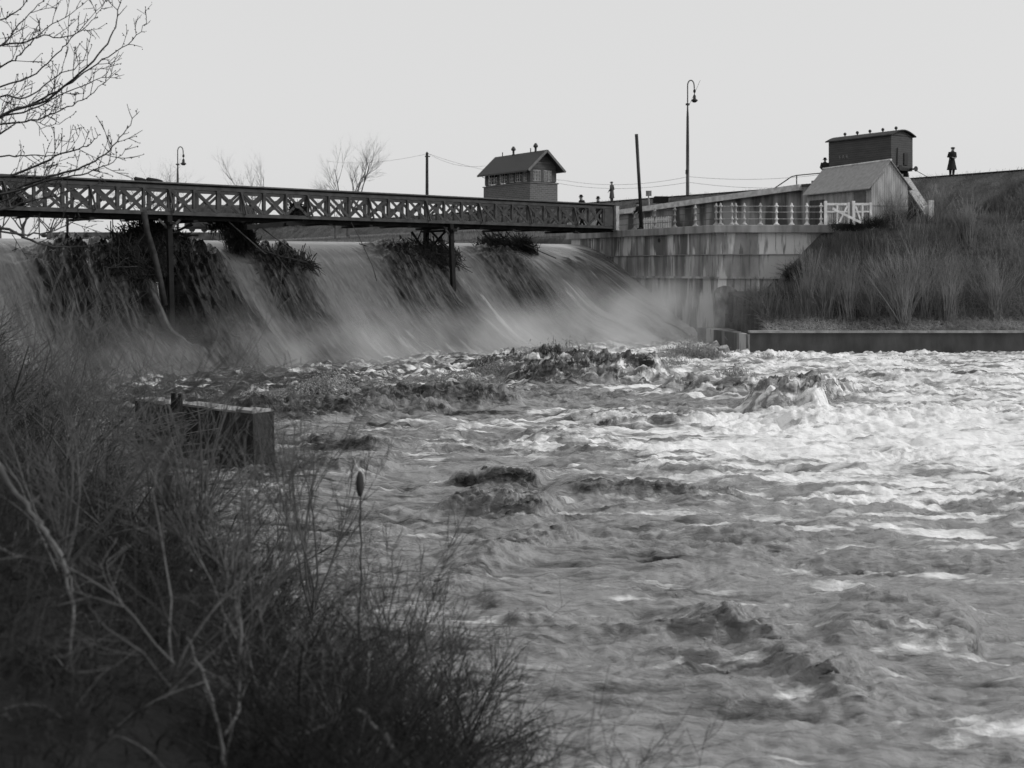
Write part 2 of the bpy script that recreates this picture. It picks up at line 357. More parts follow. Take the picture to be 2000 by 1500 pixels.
wpix((1480, 1290), (1700, 1390), .13, .2, 163, jag=.9)
wpix((1650, 1180), (1760, 1190), .14, .25, 164, jag=.8)
wpix((940, 1180), (1020, 1235), .10, .15, 165, jag=.9)
wpix((1280, 1100), (1420, 1075), .08, .15, 166, jag=.9)
wpix((560, 870), (760, 880), .22, .35, 167, jag=1)
wpix((1000, 855), (1200, 860), .2, .4, 168, jag=1)
wpix((600, 930), (780, 920), .16, .3, 169, jag=1)
wpix((1260, 1270), (1460, 1300), .14, .16, 162, jag=1.2)
wpix((1460, 1270), (1620, 1345), .22, .3, 62, jag=.6)
wpix((1000, 1215), (1290, 1250), .12, .2, 63, jag=.9)
wpix((1600, 1230), (1900, 1260), .26, .5, 64, jag=.4)
wpix((940, 1100), (1110, 1050), .26, .28, 65, jag=.9)
wpix((830, 1160), (960, 1095), .16, .28, 66, jag=.9)
wpix((860, 990), (1060, 1005), .42, .5, 67, jag=.9)
wpix((1090, 965), (1460, 975), .3, .4, 68, jag=.7)
wpix((880, 945), (1050, 955), .35, .5, 69, jag=.8)
wpix((1340, 1060), (1560, 1060), .12, .3, 70, jag=.8)
wpix((1450, 800), (1600, 805), .85, 1.2, 71, jag=.8, back=2.0)
wpix((1500, 770), (1620, 780), .7, .9, 171, jag=.8)
wpix((1290, 765), (1480, 775), .65, 1.0, 72, jag=.8)
wpix((1000, 745), (1300, 740), .9, 1.3, 73, jag=.9)
wpix((930, 725), (1180, 722), .8, .9, 173, jag=1.0)
wpix((560, 775), (700, 770), .35, .8, 175, jag=1.0)
wpix((720, 800), (1000, 790), .6, 1.2, 74, jag=.9)
wpix((430, 800), (740, 810), .38, 1.0, 75, jag=.9)
wpix((1500, 830), (1870, 815), .3, .9, 76, jag=.6)
wpix((1100, 830), (1400, 835), .3, .7, 77, jag=.9)
wpix((1640, 740), (1990, 755), .35, 1.2, 78, jag=.5)
sink = ss(6.5, 3.5, uu)
Z = ZW+h-3.0*sink
# foam: lies where the water is broken, mostly on the far right
K = XX/YY
far_r = ss(.04, .26, K)
foam = .20+.44*far_r*ss(19, 26, YY)*ss(62, 52, YY)+.40*ss(-.2, .1, K)*gau(YY, 28, 4.5)
foam += .35*ss(.12, .3, K)*gau(YY, 20, 4)+.22*ss(.2, .32, K)*gau(YY, 11, 2)
foam += .12*boil*(K > -.4)-.25*ss(-.05, -.25, K)
foam -= .55*gau(YY, 34.5+3*fbm(XX*.2, YY*.1, 2, 90), 2.3)*ss(.4, .2, K)
foam += .45*fbm(wx*.22, wy*.9, 4, 33)+.45*(ridge(wx*.45, wy*1.7, 4, 35)-.60)+.20*(1-near)+.30*(rg(.5, 2.4, 3, 131)-.55)*ss(.0, .1, K)
foam += .3*crest*(fbm(wx*1.5, wy*3, 3, 140)-.25)
foam += .55*np.clip(rg(.9, 3.4, 4, 150, .6)-.78, 0, .3)*(1+1.5*boil)
foam = np.clip(foam, -.3, 1.12)
mud_shade = np.clip(.34+.45*(.5-rg(.42, 1.5, 4, 101))+.28*crest+.42*boil*ss(.16, .0, K)+1.1*fbm(wx*.45, wy*1.5, 5, 37, .6)+.35*ss(.0, -.25, K)-.16*near-.25*far_r+.35*np.clip(h-.12, 0, .6)*(1-far_r*.6), 0, 1)  # silt streaks, plus wave troughs and near fronts darkened in the colour
M['river'] = water_mat('muddy_river_water', .022, .28, .78, 1.7, R(-6), (3.2, .7, 1), .14, .9, .42)
tag(np_mesh('river', np.stack([XX+.25*chop, YY-np.minimum(chop, .8)-.35*np.clip(h, -.3, .5)*(1-.6*boil), Z], -1).reshape(-1, 3), grid_quads(nr, nc)[:, ::-1], M['river'], None, True, {'foam': foam, 'mud_shade': mud_shade}), kind='structure')

# ------------------------------------------------------------------ water going over the weir
ns, nu = 1150, 330
S = np.linspace(-3, 49, ns); Uu = np.concatenate([np.linspace(-26, -6, 20, endpoint=False), np.linspace(-6, 14, nu-20)])
SS, UU = np.meshgrid(S, Uu, indexing='ij')
pu = [-30, -8, -5.6, -4.6, -3.6, -2.8, -2, -1.2, -.4, .4, 1.2, 2, 3, 4, 5, 7, 14]
pz = [1.5, 1.5, 1.48, 1.43, 1.30, 1.08, .74, .24, -.38, -1.05, -1.75, -2.4, -3.1, -3.68, -4.1, -4.5, -5]
pu2 = [-30, -8, -5.6, -4.6, -3.6, -2.6, -1.8, -1, 0, 1, 2, 3, 4, 6, 8, 10, 14]
pz2 = [1.5, 1.5, 1.48, 1.40, 1.26, 1.02, .8, .5, .1, -.35, -.85, -1.35, -1.85, -2.8, -3.5, -4.05, -4.6]
fine = np.linspace(-30, 14, 1200); fz_ = np.interp(fine, pu, pz); fz2 = np.interp(fine, pu2, pz2); ker = np.hanning(31); ker /= ker.sum()
fz_ = np.convolve(np.pad(fz_, 15, 'edge'), ker, 'valid'); fz2 = np.convolve(np.pad(fz2, 15, 'edge'), ker, 'valid')
side = ss(9, 0, SS+1.2*pn(UU*.3, SS*0, 77)); ZZ = np.interp(UU, fine, fz_)*(1-side)+np.interp(UU, fine, fz2)*side-.006*(SS-17)
fall = ss(-4.5, 1, UU)
lobe = np.zeros_like(ZZ); voidm = np.zeros_like(ZZ)
lobes = [(31.2, 2.9, -3.2, 1.1), (26.2, 1.9, -2.4, 1.25), (21.9, 1.7, -2.6, 1.0), (14.0, 2.3, -3.2, .9), (7.6, 2.0, -3.0, .7), (2.6, 1.2, -1.0, .35), (36.5, 1.0, 1.5, .35), (18.3, .5, 1.5, .5)]
for sc, w, u0, amp in lobes:
    # the torn stream spreads sideways as it comes down
    ww = w*(.75+.06*np.clip(UU-u0, 0, 12))
    jit = .9*pn(SS*2.5, SS*0+sc, 50)+.5*pn(SS*7, SS*0+sc, 51)
    lobe = np.maximum(lobe, amp*np.exp(-(np.abs(SS-sc+.25*pn(UU*.4, SS*0, 52))/ww)**3)*ss(u0-.3, u0+1.2, UU+jit)*ss(7.5, 3.2, UU))
st1 = fbm(SS*1.3, UU*.16+.2*SS, 4, 24, .6); st2 = fbm(SS*3.6, UU*.3, 4, 25, .65); st3 = ridge(SS*2.6, UU*.3, 3, 26)
ZZ += fall*(.05*st1+.018*st2)+lobe*(.34*st1+.28*st2+.34*(st3-.35))
ZZ += lobe*(.3+.35*gau(UU, -1.4, 1.6)*(1+1.2*fbm(SS*1.8, UU*1.8, 4, 29, .65)))
broad = fbm(SS*.28, UU*.05, 3, 95); ZZ += fall*.22*broad
for sc, w, dpt in ((27.75, .42, 2.3), (28.9, .5, 1.3), (12.05, .3, .5)):
    v_ = np.exp(-((SS-sc)/w)**2)*ss(-1.8, -.6, UU)*ss(4.0, .8, UU); ZZ -= dpt*v_; voidm = np.maximum(voidm, v_*min(dpt, 1))
ZZ += ss(3.5, 8, UU)*(.35*fbm(SS*.8, UU*.8, 4, 28, .6))
pp = B0[None, None, :]+SS[..., None]*E+UU[..., None]*N
foam_sheenf = .30+.30*ss(0, 5, UU)*ss(34, 12, SS)+.22*ss(0, 5, UU)+.42*st1*fall+.25*st2*fall+.35*broad*fall-.8*lobe-.15*ss(14, 30, SS)*fall-.22*ss(27, 36, SS)*fall+.28*ss(8, -1, SS)*fall+.62*ss(-1.4, -3.6, UU+.5*st1)*(1-np.clip(lobe, 0, 1))  # last term paints the sky's grazing sheen on the smooth crest, using foam colour
mud_shadef = np.clip(.35*fall+.9*lobe*(.75+.9*st2)+.5*voidm+.35*st1*fall, 0, 1)  # silty streams; the hollow at the trestle has its shade put into the colour
M['falls'] = water_mat('falling_flood_water', .010, .17, .52, 1.3, math.atan2(N[1], N[0]), (9.0, .6, 3.0), .13, .28, .85, 1.0)
tag(np_mesh('waterfall', np.concatenate([pp, ZZ[..., None]], -1).reshape(-1, 3), grid_quads(ns, nu), M['falls'], None, True, {'foam': foam_sheenf, 'mud_shade': mud_shadef}), kind='structure')
# the quiet pool upstream
b_ = MB(); zp = 1.47
pl = [wp(60, -25.5), wp(-4, -25.5), Vector((-4, 112, 0)), Vector((-60, 190, 0)), Vector((-160, 190, 0)), Vector((-120, 40, 0))]
me = bpy.data.meshes.new('pool'); me.from_pydata([(v.x, v.y, zp) for v in pl], [], [tuple(range(len(pl)))])
M['pool'] = mat('pool_water', .16, .11, .3, (1, 1, 1), .25, .15, spec=.5)
tag(link('pool_water', me, M['pool']), kind='structure')

# ------------------------------------------------------------------ ground
def h_right(X, Y):
    """right bank: berm behind the river wall, slope, plateau, railway embankment"""
    r = (X-RA[0])*RN[0]+(Y-RA[1])*RN[1]
    emb = np.where(r > 0, 5.4, 5.4+r*.72+.25*fbm(X*.3, Y*.3, 3, 81)*ss(0, -1, r))
    berm = -3.0+.30*(Y-55.9)
    kx = ss(16.6, 18.4, X)
    sl = -2.45+(Y-57.7)*(1.05+.95*kx)
    sx = -2.5+(X-11.9)*1.0+.75*(Y-62)
    front = np.where(Y < 57.8, berm, np.minimum(np.maximum(berm, np.minimum(sl, sx)), 2.35))
    front = np.where(Y > 62.2, np.maximum(front, ss(62.2, 62.6, Y)*2.3), front)
    front = np.where(Y > 64, 2.3, front)
    z = np.maximum(front, np.minimum(emb, 5.4))
    z = np.where(Y < 57.7, berm, np.minimum(z, -2.4+(Y-57.7)*(1.0+1.0*kx)+np.maximum(Y-60.2, 0)*0))
    # upstream the plateau ends at the pool
    edge = np.where(Y < 78, 4.6+(76-Y)*.49, RA[0]+(-8-(Y-RA[1])*RN[1])/RN[0])
    z = np.where((X < edge) & (Y > 62.1), 1.0, z)
    return z
gy = np.concatenate([np.arange(55.86, 72, .16), np.arange(72, 96, .3), np.arange(96, 200, 1.5)])
gx = np.concatenate([np.arange(-75, 0, 1.5), np.arange(0, 9, .35), np.arange(9, 30, .16), np.arange(30, 60, .8)])
GX, GY = np.meshgrid(gx, gy)
GZ = h_right(GX, GY)
GZ = GZ+.16*fbm(GX*.7, GY*.7, 4, 83)*ss(56.2, 57.5, GY)*((GZ < 5.2) & ((GY < 61.9) | (GX > 18)))
# drop out the land that lies in the river, left of the pier head, and inside the pier
GZ = np.where((GX < 11.2) & (GY < 62.3), -7, GZ)
GZ = np.where((GY > 62) & (GX < 10.8-(GY-62)*.49+.4), np.minimum(GZ, 1.0), GZ)
GU = (GX-B0[0])*N[0]+(GY-B0[1])*N[1]
GZ = np.where((GU > -7) & (GX < 10.8-(GY-62)*.49+.4), -7.5, GZ)
tag(np_mesh('right_bank', np.stack([GX, GY, GZ], -1).reshape(-1, 3), grid_quads(len(gy), len(gx)), M['bank_right'], None, True), kind='structure')
fg = MB()
fg.add([(-3000, 150, .9), (3000, 150, .9), (3000, 5500, .9), (-3000, 5500, .9)], [(0, 1, 2, 3)])
fg.add([(-3000, -300, -7), (3000, -300, -7), (3000, 149.9, -7), (-3000, 149.9, -7)], [(0, 1, 2, 3)])
tag(fg.build('ground', M['bank']), kind='structure')
sy = np.array([-20, 0, 6, 9.6, 13.5, 18, 24, 28, 38, 60]); sxx = np.array([8, 3, 1.2, -.35, -3.4, -6.4, -8.4, -10.6, -15.5, -32.])
def h_left(X, Y):
    d = np.interp(Y, sy, sxx)-X+.5*fbm(X*.5, Y*.5, 3, 85)
    return -4.55+2.5*(1-np.exp(-np.clip(d, -.4, 50)/1.7))+.06*np.clip(d, 0, 25)+.12*fbm(X*1.3, Y*1.3, 4, 86)*ss(0, 1, d)
ly = np.arange(-14, 62, .25); lx = np.arange(-60, 9, .25); LX, LY = np.meshgrid(lx, ly)
tag(np_mesh('left_bank', np.stack([LX, LY, h_left(LX, LY)], -1).reshape(-1, 3), grid_quads(len(ly), len(lx)), M['bank'], None, True), kind='structure')

# ------------------------------------------------------------------ pier head (abutment) of the weir
C0 = np.array([10.8, 62.0]); CL = np.array([3.87, 76.2])
dl = (CL-C0)/np.linalg.norm(CL-C0); nl = np.array([-dl[1], dl[0]])           # outward (left) normal of the side face
if nl[0] > 0: nl = -nl
def plan(off, back=0):
    # corner offset outwards from both faces
    y = C0[1]-off
    a = C0+nl*off; t = (y-a[1])/dl[1]; c = a+dl*t
    e_ = CL+nl*off+dl*(off+back)
    return [tuple(c), (19.5, y), (19.5, 64.5), (13.5, 66), (9.5, 76.5+off), tuple(e_)]
ab = empty('stone_pier_head', (C0[0], C0[1], 0), 0, 'stained concrete pier head with projecting coping at the right end of the weir', 'abutment')
def rel(poly): return [(x-C0[0], y-C0[1]) for x, y in poly]
MB().prism(rel(plan(0)), -6.5, -.42).build('lower_wall', M['conc_low'], ab)
MB().prism(rel(plan(.20)), -.52, -.415).build('string_course', M['conc_band'], ab)
MB().prism(rel(plan(.10)), -.415, .74).build('middle_band', M['conc_band'], ab)
MB().prism(rel(plan(.17)), .742, .775).build('string_course', M['pier'], ab)
MB().prism(rel(plan(.02)), .776, 1.89).build('upper_wall', M['conc'], ab)
MB().prism(rel(plan(.30)), 1.89, 2.30).build('coping', M['pier'], ab, bevel=.03)
# render fallen off the foot of the corner
q = MB(); random.seed(3)
bl = [(0, 0, -1.0), (.35, 0, -.88), (.8, 0, -.95), (1.05, 0, -1.15), (1.08, 0, -1.45), (.85, 0, -1.78), (.7, 0, -2.3), (.8, 0, -2.9), (.65, 0, -3.6), (.7, 0, -4.4), (-.1, 0, -4.4), (-.12, 0, -2.5), (-.12, 0, -1.2)]
bl = [(x, z) for x, _, z in bl]
n_ = len(bl); q.add([(x-.02, -.09, z) for x, z in bl]+[(x, .02, z) for x, z in bl], [tuple(range(n_)), tuple(range(n_, 2*n_))[::-1]]+[(i, i+n_, (i+1) % n_+n_, (i+1) % n_) for i in range(n_)])
q.build('fallen_render', M['patch'], ab)
MB().box(.03, 2.3, -.045, .02, -4.4, -.525).build('pilaster', M['lime'], ab)
dh = MB(); cpos = C0+dl*5.5+nl*.03; cp = cpos-C0; dh.tube([(cp[0]-nl[0]*.05, cp[1]-nl[1]*.05, 1.62), (cp[0]+nl[0]*.02, cp[1]+nl[1]*.02, 1.62)], .12, 10); dh.build('drain_hole', M['iron_black'], ab)

# railing on the pier head
def rail_post(h_=1.12):
    return [(.16, 0), (.16, .05), (.09, .1), (.06, .16), (.055, .26), (.10, .30), (.10, .35), (.05, .40), (.045, .62), (.09, .66), (.09, .71), (.05, .76), (.045, .93), (.11, .98), (.11, 1.03), (.05, 1.07), (.055, 1.13), (.0, 1.19)]
rl = empty('pier_railing', (C0[0], C0[1], 2.3), 0, 'white cast iron railing with ringed posts along the edge of the concrete pier head', 'railing')
sidepts = [C0+dl*t-nl*.12 for t in (0.25, 2.15, 4.15, 6.2, 8.4)]
xs = [11.6, 11.8, 12.25, 13.1, 13.95, 14.75, 15.55, 16.3, 16.55]
post_me = None
for p, mm in [(p, M['greypaint'] if i > 1 else M['offwhite']) for i, p in enumerate(sidepts)]+[(np.array([11.0, 62.1]), M['offwhite'])]+[(np.array([x, 62.1]), M['offwhite'] if x < 13.5 else M['white']) for x in xs]:
    c = p-C0
    MB().lathe(rail_post(), (c[0], c[1], 0), 8).build('post', mm, rl, True)
for k, z in enumerate((.33, .69, 1.0)):
    a = sidepts[-1]-C0+dl*1.9; b2 = sidepts[0]-C0
    MB().tube([(a[0], a[1], z), (b2[0], b2[1], z)], .016, 6).build('rail', M['iron'], rl)
    MB().tube([(b2[0], b2[1], z), (.2, .1, z), (7.0, .1, z)], .018, 6).build('rail', M['offwhite'], rl)

# ------------------------------------------------------------------ footbridge
PN = 1.176; S0 = .76; NP = 40; W = -2.2
fb = empty('timber_footbridge', tuple(wp(0, 0, 0)), ANG, 'long dark timber lattice footbridge running over the flooded weir', 'footbridge')
zb, zt = 2.40, 3.74
for side, y in ((0, 0.0), (1, W)):
    sg = 1 if side == 0 else -1
    MB().box(-.02, S0+NP*PN, y-.07, y+.07, zb, zb+.17).build('bottom_chord', M['timber'], fb, bevel=.008)
    MB().box(-.02, S0+NP*PN, y-.06, y+.06, zt-.17, zt).build('top_chord', M['timber'], fb, bevel=.008)
    MB().box(-.25, S0+NP*PN, y-.17, y+.17, zt+.06, zt+.13).build('handrail', M['timber_top'], fb, bevel=.012)
    MB().box(-.02, S0+NP*PN, y-.05, y+.05, zt+.002, zt+.058).build('packing_strip', M['timber_dark'], fb)
    br_me = None; po_me = None
    for i in range(NP+1):
        s = S0+i*PN
        w = .14 if i % 2 else .11
        o = MB().box(-w/2, w/2, -.09 if side else -.085, .09, zb+.172, zt-.172).build('post', M['timber'], fb, bevel=.006)
        o.location = (s, y, 0)
        if i < NP:
            q = MB(); x0, x1 = .05, PN-.05; za, zc = zb+.19, zt-.19
            q.bar((x0, .05*sg, za), (x1, .05*sg, zc), .05, .125, (0, 0, 1)); q.bar((x0, -.01*sg, zc), (x1, -.01*sg, za), .05, .125, (0, 0, 1))
            if random.random() < .75:
                cx, cz = PN/2, (za+zc)/2; r = .17; a0 = random.random()
                q.add([(cx+r*math.cos(a0+k*math.pi/3)*random.uniform(.8, 1.2), .083*sg, cz+r*math.sin(a0+k*math.pi/3)) for k in range(6)]+[(cx+r*.9*math.cos(a0+k*math.pi/3), .076*sg, cz+r*.9*math.sin(a0+k*math.pi/3)) for k in range(6)],
                      [tuple(range(6)), tuple(range(6, 12))]+[(k, (k+1) % 6, 6+(k+1) % 6, 6+k) for k in range(6)])
            o = q.build('cross_brace', M['timber'], fb); o.location = (s, y, 0)
    # raking struts outside the posts
    if side == 0:
        for i in range(2, NP, 3):
            s = S0+i*PN
            MB().bar((s+.05, .12, zt-.2), (s-.2, .17, zb+.12), .06, .09, (0, 1, 0)).build('raking_strut', M['timber'], fb)
q = MB()
for i in range(int((S0+NP*PN)/.25)): q.box(i*.25, i*.25+.235, W+.1, -.1, zb+.05, zb+.11)
q.build('deck', M['timber_dark'], fb)  # floor and beams seen from below: shade painted in by the darker timber
for y in (-.42, W/2, W+.42):
    q = MB(); x = -.4
    while x < S0+NP*PN:      # lapped stringers, each stepping under the next
        q.box(x, x+3.4, y-.12, y+.12, zb-.19, zb+.04); x += 3.42
    q.build('stringer', M['timber_dark'], fb)
for i in range(0, NP, 2):
    s = S0+i*PN; MB().box(s-.1, s+.1, W-.25, .22, zb-.30 if i % 4 else zb-.24, zb-.195).build('cross_beam', M['timber_dark'], fb)
MB().box(0-.14, .0-.025, -.14, .14, 2.31, zt+.055).build('end_post', M['timber'], fb, bevel=.01)
MB().box(.03, .72, .088, .11, zb+.18, zt-.18).build('end_panel', M['timber'], fb)
MB().box(-.42, -.16, -.2, .2, 2.31, zt+.02).build('end_pillar', M['offwhite'], fb)
for s in (12.05, 27.8, 43.5):
    near_leg = MB().bar((s, 0, zb-.02), (s, .42, -4.6), .22, .22, (1, 0, 0)).build('trestle_leg', M['timber_dark'], fb)
    MB().bar((s, W, zb-.02), (s, W-.35, -2.5), .24, .24, (1, 0, 0)).build('trestle_leg', M['timber_dark'], fb)
    MB().bar((s+.11, -.1, zb-.25), (s+.11, W-.1, .75), .06, .12, (1, 0, 0)).build('trestle_brace', M['timber_dark'], fb)
    MB().bar((s-.11, W+.1, zb-.25), (s-.11, .05, .75), .06, .12, (1, 0, 0)).build('trestle_brace', M['timber_dark'], fb)
    MB().box(s-.14, s+.14, W-.4, .4, zb-.42, zb-.31).build('cap_beam', M['timber_dark'], fb)
    MB().bar((s, .02, 1.75), (s-.5, .02, zb-.2), .08, .1).build('knee_brace', M['timber'], fb)
    MB().bar((s, .02, 1.75), (s+.5, .02, zb-.2), .08, .1).build('knee_brace', M['timber'], fb)

def rod(name, a, b, r, label, cat, mat_=None, pts=None):
    o = MB().tube(pts or [a, b], r, 6).build(name, mat_ or M['iron'], None, True); return tag(o, label, cat)
rod('tie_rod', wp(s_at(505), -.3, 2.15), wp(s_at(567, 0), .3, .85), .035, 'thin iron tie rod slanting from the lower timber beam into the torn stream', 'tie rod')
rod('tie_rod', wp(s_at(452), -.3, 2.2), wp(s_at(512, 0), .3, .70), .035, 'thin iron tie rod slanting through the hanging brush under the bridge', 'tie rod')
rod('tie_rod', wp(s_at(1050, 0), -1.2, 1.4), wp(s_at(1082, 0), 0.2, .6), .035, 'thin rod slanting into the water just left of the pier head', 'tie rod')
rod('loose_cable', None, None, .022, 'thin loose cable hanging from the bridge deck into the falls', 'cable', None,
    [wp(s_at(686), 0, 2.3), wp(s_at(693), .3, 1.7), wp(s_at(701), .6, .9), wp(s_at(707), 1.0, .1), wp(s_at(708), 1.3, -.6)])
tag(MB().bar(wp(s_at(470), .5, 1.92), wp(s_at(610), -.4, 2.3), .2, .22).build('broken_beam', M['timber_dark']), 'long broken timber beam hanging under the bridge deck beside the brush', 'beam')

# driftwood and brush caught against the bridge
def brush_pile(name, s, u, z, rs, ru, rz, n, label, m_='debris', hang=False, core=.62, L_=(.5, 1.6)):
    root = empty(name, tuple(wp(s, u, 0)), ANG, label, 'driftwood')
    th = rng.random(n)*2*math.pi; ph = np.arccos(rng.uniform(-.3, 1, n)); rr = rng.uniform(.55, 1.05, n)
    C = np.stack([rs*rr*np.sin(ph)*np.cos(th), ru*rr*np.sin(ph)*np.sin(th), z+rz*rr*np.cos(ph)], -1)
    D = rng.normal(size=(n, 3))*[.42, .5, .38]+[0, .75, -.6 if not hang else -1.1]
    D /= np.linalg.norm(D, axis=1, keepdims=True); ln = rng.uniform(*L_, n)
    t = np.linspace(-.5, .5, 4)[None, :, None]; bend = rng.normal(size=(n, 1, 3))*.12
    Pt = C[:, None, :]+D[:, None, :]*ln[:, None, None]*t+bend*(t*2)**2
    Rr = (rng.uniform(.006, .03, n)[:, None]*np.linspace(1.1, .6, 4)[None, :])
    tube_obj('sticks', [(Pt, Rr)], M[m_], root)
    nl = max(4, n//45); th = rng.random(nl)*6.28; Dl = np.stack([np.cos(th), np.abs(np.sin(th))*.8, rng.normal(-.15 if not hang else -.7, .4, nl)], -1); Dl /= np.linalg.norm(Dl, axis=1, keepdims=True)
    Cl = np.stack([rng.normal(0, rs*.45, nl), rng.normal(0, ru*.45, nl), z+rz*rng.uniform(.1, .85, nl)], -1); t = np.linspace(-.5, .5, 5)[None, :, None]
    Pl = Cl[:, None, :]+Dl[:, None, :]*(rng.uniform(.9, 1.5, nl)*max(rs, .6))[:, None, None]*t+rng.normal(0, .03, (nl, 5, 3))
    if nl > 8: tube_obj('logs', [(Pl, rng.uniform(.02, .07, nl)[:, None]*np.linspace(1.1, .5, 5)[None, :])], M[m_], root, 6)
    if core:
        a = np.linspace(0, 2*math.pi, 60); b3 = np.linspace(0, math.pi*.72, 30); A, Bb = np.meshgrid(a, b3)
        k = core*(1+.28*fbm(np.cos(A)*2+5, np.sin(A)*2+Bb*2, 4, int(s)))
        V = np.stack([rs*k*np.sin(Bb)*np.cos(A), ru*k*np.sin(Bb)*np.sin(A), z+rz*k*np.cos(Bb)], -1).reshape(-1, 3)
        np_mesh('matted_core', V, grid_quads(30, 60), M['debris'], root, False)
    return root
brush_pile('brush_pile', s_at(290, -1.9), -1.9, .45, 1.9, 1.5, 1.8, 1500, 'large black heap of flood wood jammed under the bridge against the left trestle', core=.8)
brush_pile('brush_pile', s_at(238, -1.0), -1.0, -.2, 1.15, 1.2, 1.1, 800, 'low matted brush with water pouring through, left of the big black heap', core=.6)
brush_pile('brush_pile', s_at(478, -2.0), -2.4, 1.2, .8, .8, .95, 420, 'hanging dark clump of brush under the deck near the thin tie rods', hang=True, core=.55)
brush_pile('brush_pile', s_at(440, -1.6), -1.6, 1.9, 1.0, .5, .35, 200, 'thin fringe of drooping twigs hooked to the deck left of the hanging clump', hang=True, core=0, L_=(.3, .9))
brush_pile('brush_pile', s_at(560, -.9), -1.1, .0, 1.7, .9, .75, 700, 'half drowned brush mound in the falls, right of the thin tie rods', core=.65)
brush_pile('brush_pile', s_at(832, -1.8), -1.8, .35, 2.3, 1.3, .95, 1100, 'rounded brush mound at the foot of the braced trestle in mid stream', core=.75)
brush_pile('brush_pile', s_at(972, -2.8), -2.9, .95, 1.1, 1.0, 1.0, 480, 'tangled brush clump under the deck, left one of the pair near the pier head', core=.6)
brush_pile('brush_pile', s_at(1024, -2.8), -2.9, .95, .8, .9, .95, 380, 'tangled brush clump under the deck, right one of the pair near the pier head', core=.5)
# brush caught in the lattice
for px, sz, lab in ((585, .42, 'matted brush caught in the lattice of the bridge above the broken beam'), (20, .6, 'matted brush caught in the lattice at the left end of the bridge')):
    brush_pile('lattice_brush', s_at(px), -.25, 2.75, sz*1.1, .12, sz, 260, lab, 'debris', core=.85, L_=(.2, .5))
o = MB(); c_ = wp(s_at(306), 0, 0)
rod('leaning_log', wp(s_at(280, .4), .45, 2.4), wp(s_at(322, 1.2), 1.1, -1.3), .13, 'crooked log leaning from the bridge down into the water left of the trestle leg', 'log', M['debris'],
    [wp(s_at(280, .4), .45, 2.5), wp(s_at(286, .4), .5, 1.6), wp(s_at(300, .6), .7, .6), wp(s_at(314, 1), 1.0, -.6), wp(s_at(322, 1.2), 1.2, -1.6)])
# rolled bundles on the handrail
for px0, px1, lab in ((262, 287, 'dark rolled bundle on the bridge handrail, the left one of two'), (286, 318, 'dark rolled bundle with a tapering tail on the bridge handrail, the right one of two')):
    a = wp(s_at(px0), 0, 3.87+.085); b3 = wp(s_at(px1), 0, 3.87+.04)
    q = MB(); q.tube([a, a.lerp(b3, .1), a.lerp(b3, .25), a.lerp(b3, .6), a.lerp(b3, .9), b3], [.05, .10, .085, .08, .045, .02], 8)
    tag(q.build('rolled_bundle', M['coat'], None, True), lab, 'bundle', 'bundles on the handrail')

# ------------------------------------------------------------------ river wall on the right
rw = empty('river_wall', (11.2, 55.8, 0), 0, 'low dark concrete river wall along the foot of the right bank', 'river wall')
MB().box(0, 50, -.35, .0, -6.5, -3.02).build('wall_face', M['wingface'], rw)
q = MB()
for i in range(24): q.box(i*2.1, i*2.1+2.085, -.42, .12, -3.018, -2.93+.01*random.random())
q.build('wall_coping', M['pier'], rw)
MB().prism([(-1.4, 6.4), (0, -.35), (0, .0), (.2, 6.4)], -6.5, -3.1).build('wing_wall', M['conc_low'], rw)

# ------------------------------------------------------------------ retaining wall with sloping coping beside the track
rt = empty('retaining_wall', tuple(P(1570, 525, 68)), RANG, 'stained retaining wall with a pale sloping coping behind the pier railing', 'wall')
Lw = 18.5
q = MB(); z_at = lambda x: 4.72-.048*x
q.add([(0, 0, 2.0), (Lw, 0, 2.0), (Lw, 0, z_at(Lw)), (0, 0, z_at(0)), (0, -.5, 2.0), (Lw, -.5, 2.0), (Lw, -.5, z_at(Lw)), (0, -.5, z_at(0))], [(0,1,2,3),(4,5,6,7),(0,4,5,1),(1,5,6,2),(2,6,7,3),(3,7,4,0)])
q.build('wall_face', M['brick_wall'], rt)
q = MB(); q.bar((0, .1, z_at(0)-.02), (Lw, .1, z_at(Lw)-.02), .62, .34); q.build('coping', M['coping'], rt)
MB().box(-.55, -.02, -.55, .12, 2.0, 4.75).build('pilaster', M['pier'], rt)
MB().box(-.65, .05, -.62, .2, 4.75, 4.88).build('pilaster_cap', M['wingface'], rt)
MB().box(-6.5, -.56, -.5, 0, 2.0, 5.05).build('wall_face', M['brick_wall'], rt)
# wing wall stepping down to the bank, right of the shed
ww_ = empty('wing_wall', (21.7, 62, 0), 0, 'dark wing wall with a bright sloping coping running down to the grass right of the shed', 'wall')
q = MB(); q.add([(0, 0, 1.0), (0, 4, 1.0), (0, 4, 5.05), (0, 0, 2.72), (.45, 0, 1.0), (.45, 4, 1.0), (.45, 4, 5.05), (.45, 0, 2.72)], [(0,1,2,3),(7,6,5,4),(0,3,7,4),(1,5,6,2),(2,6,7,3),(0,4,5,1)]); q.build('wall_face', M['wingface'], ww_)
MB().bar((.3, -.1, 2.74), (.3, 4.0, 5.10), .50, .10).build('coping', M['offwhite'], ww_)
MB().box(-.45, .5, 4.05, 5.6, 1.0, 5.12).build('wall_end', M['wingface'], ww_)
tag(MB().box(-.13, .13, -.09, .09, 0, 1.05).build('marker_post', M['white'], None), 'short white post standing in the grass right of the shed', 'post').location = P(1818, 431, 60.5)
o = MB().bar(P(1806, 415, 60.6), P(1815, 404, 60.5), .1, .22).build('marker_board', M['offwhite']); tag(o, 'short white board leaning against the white post in the grass', 'board')

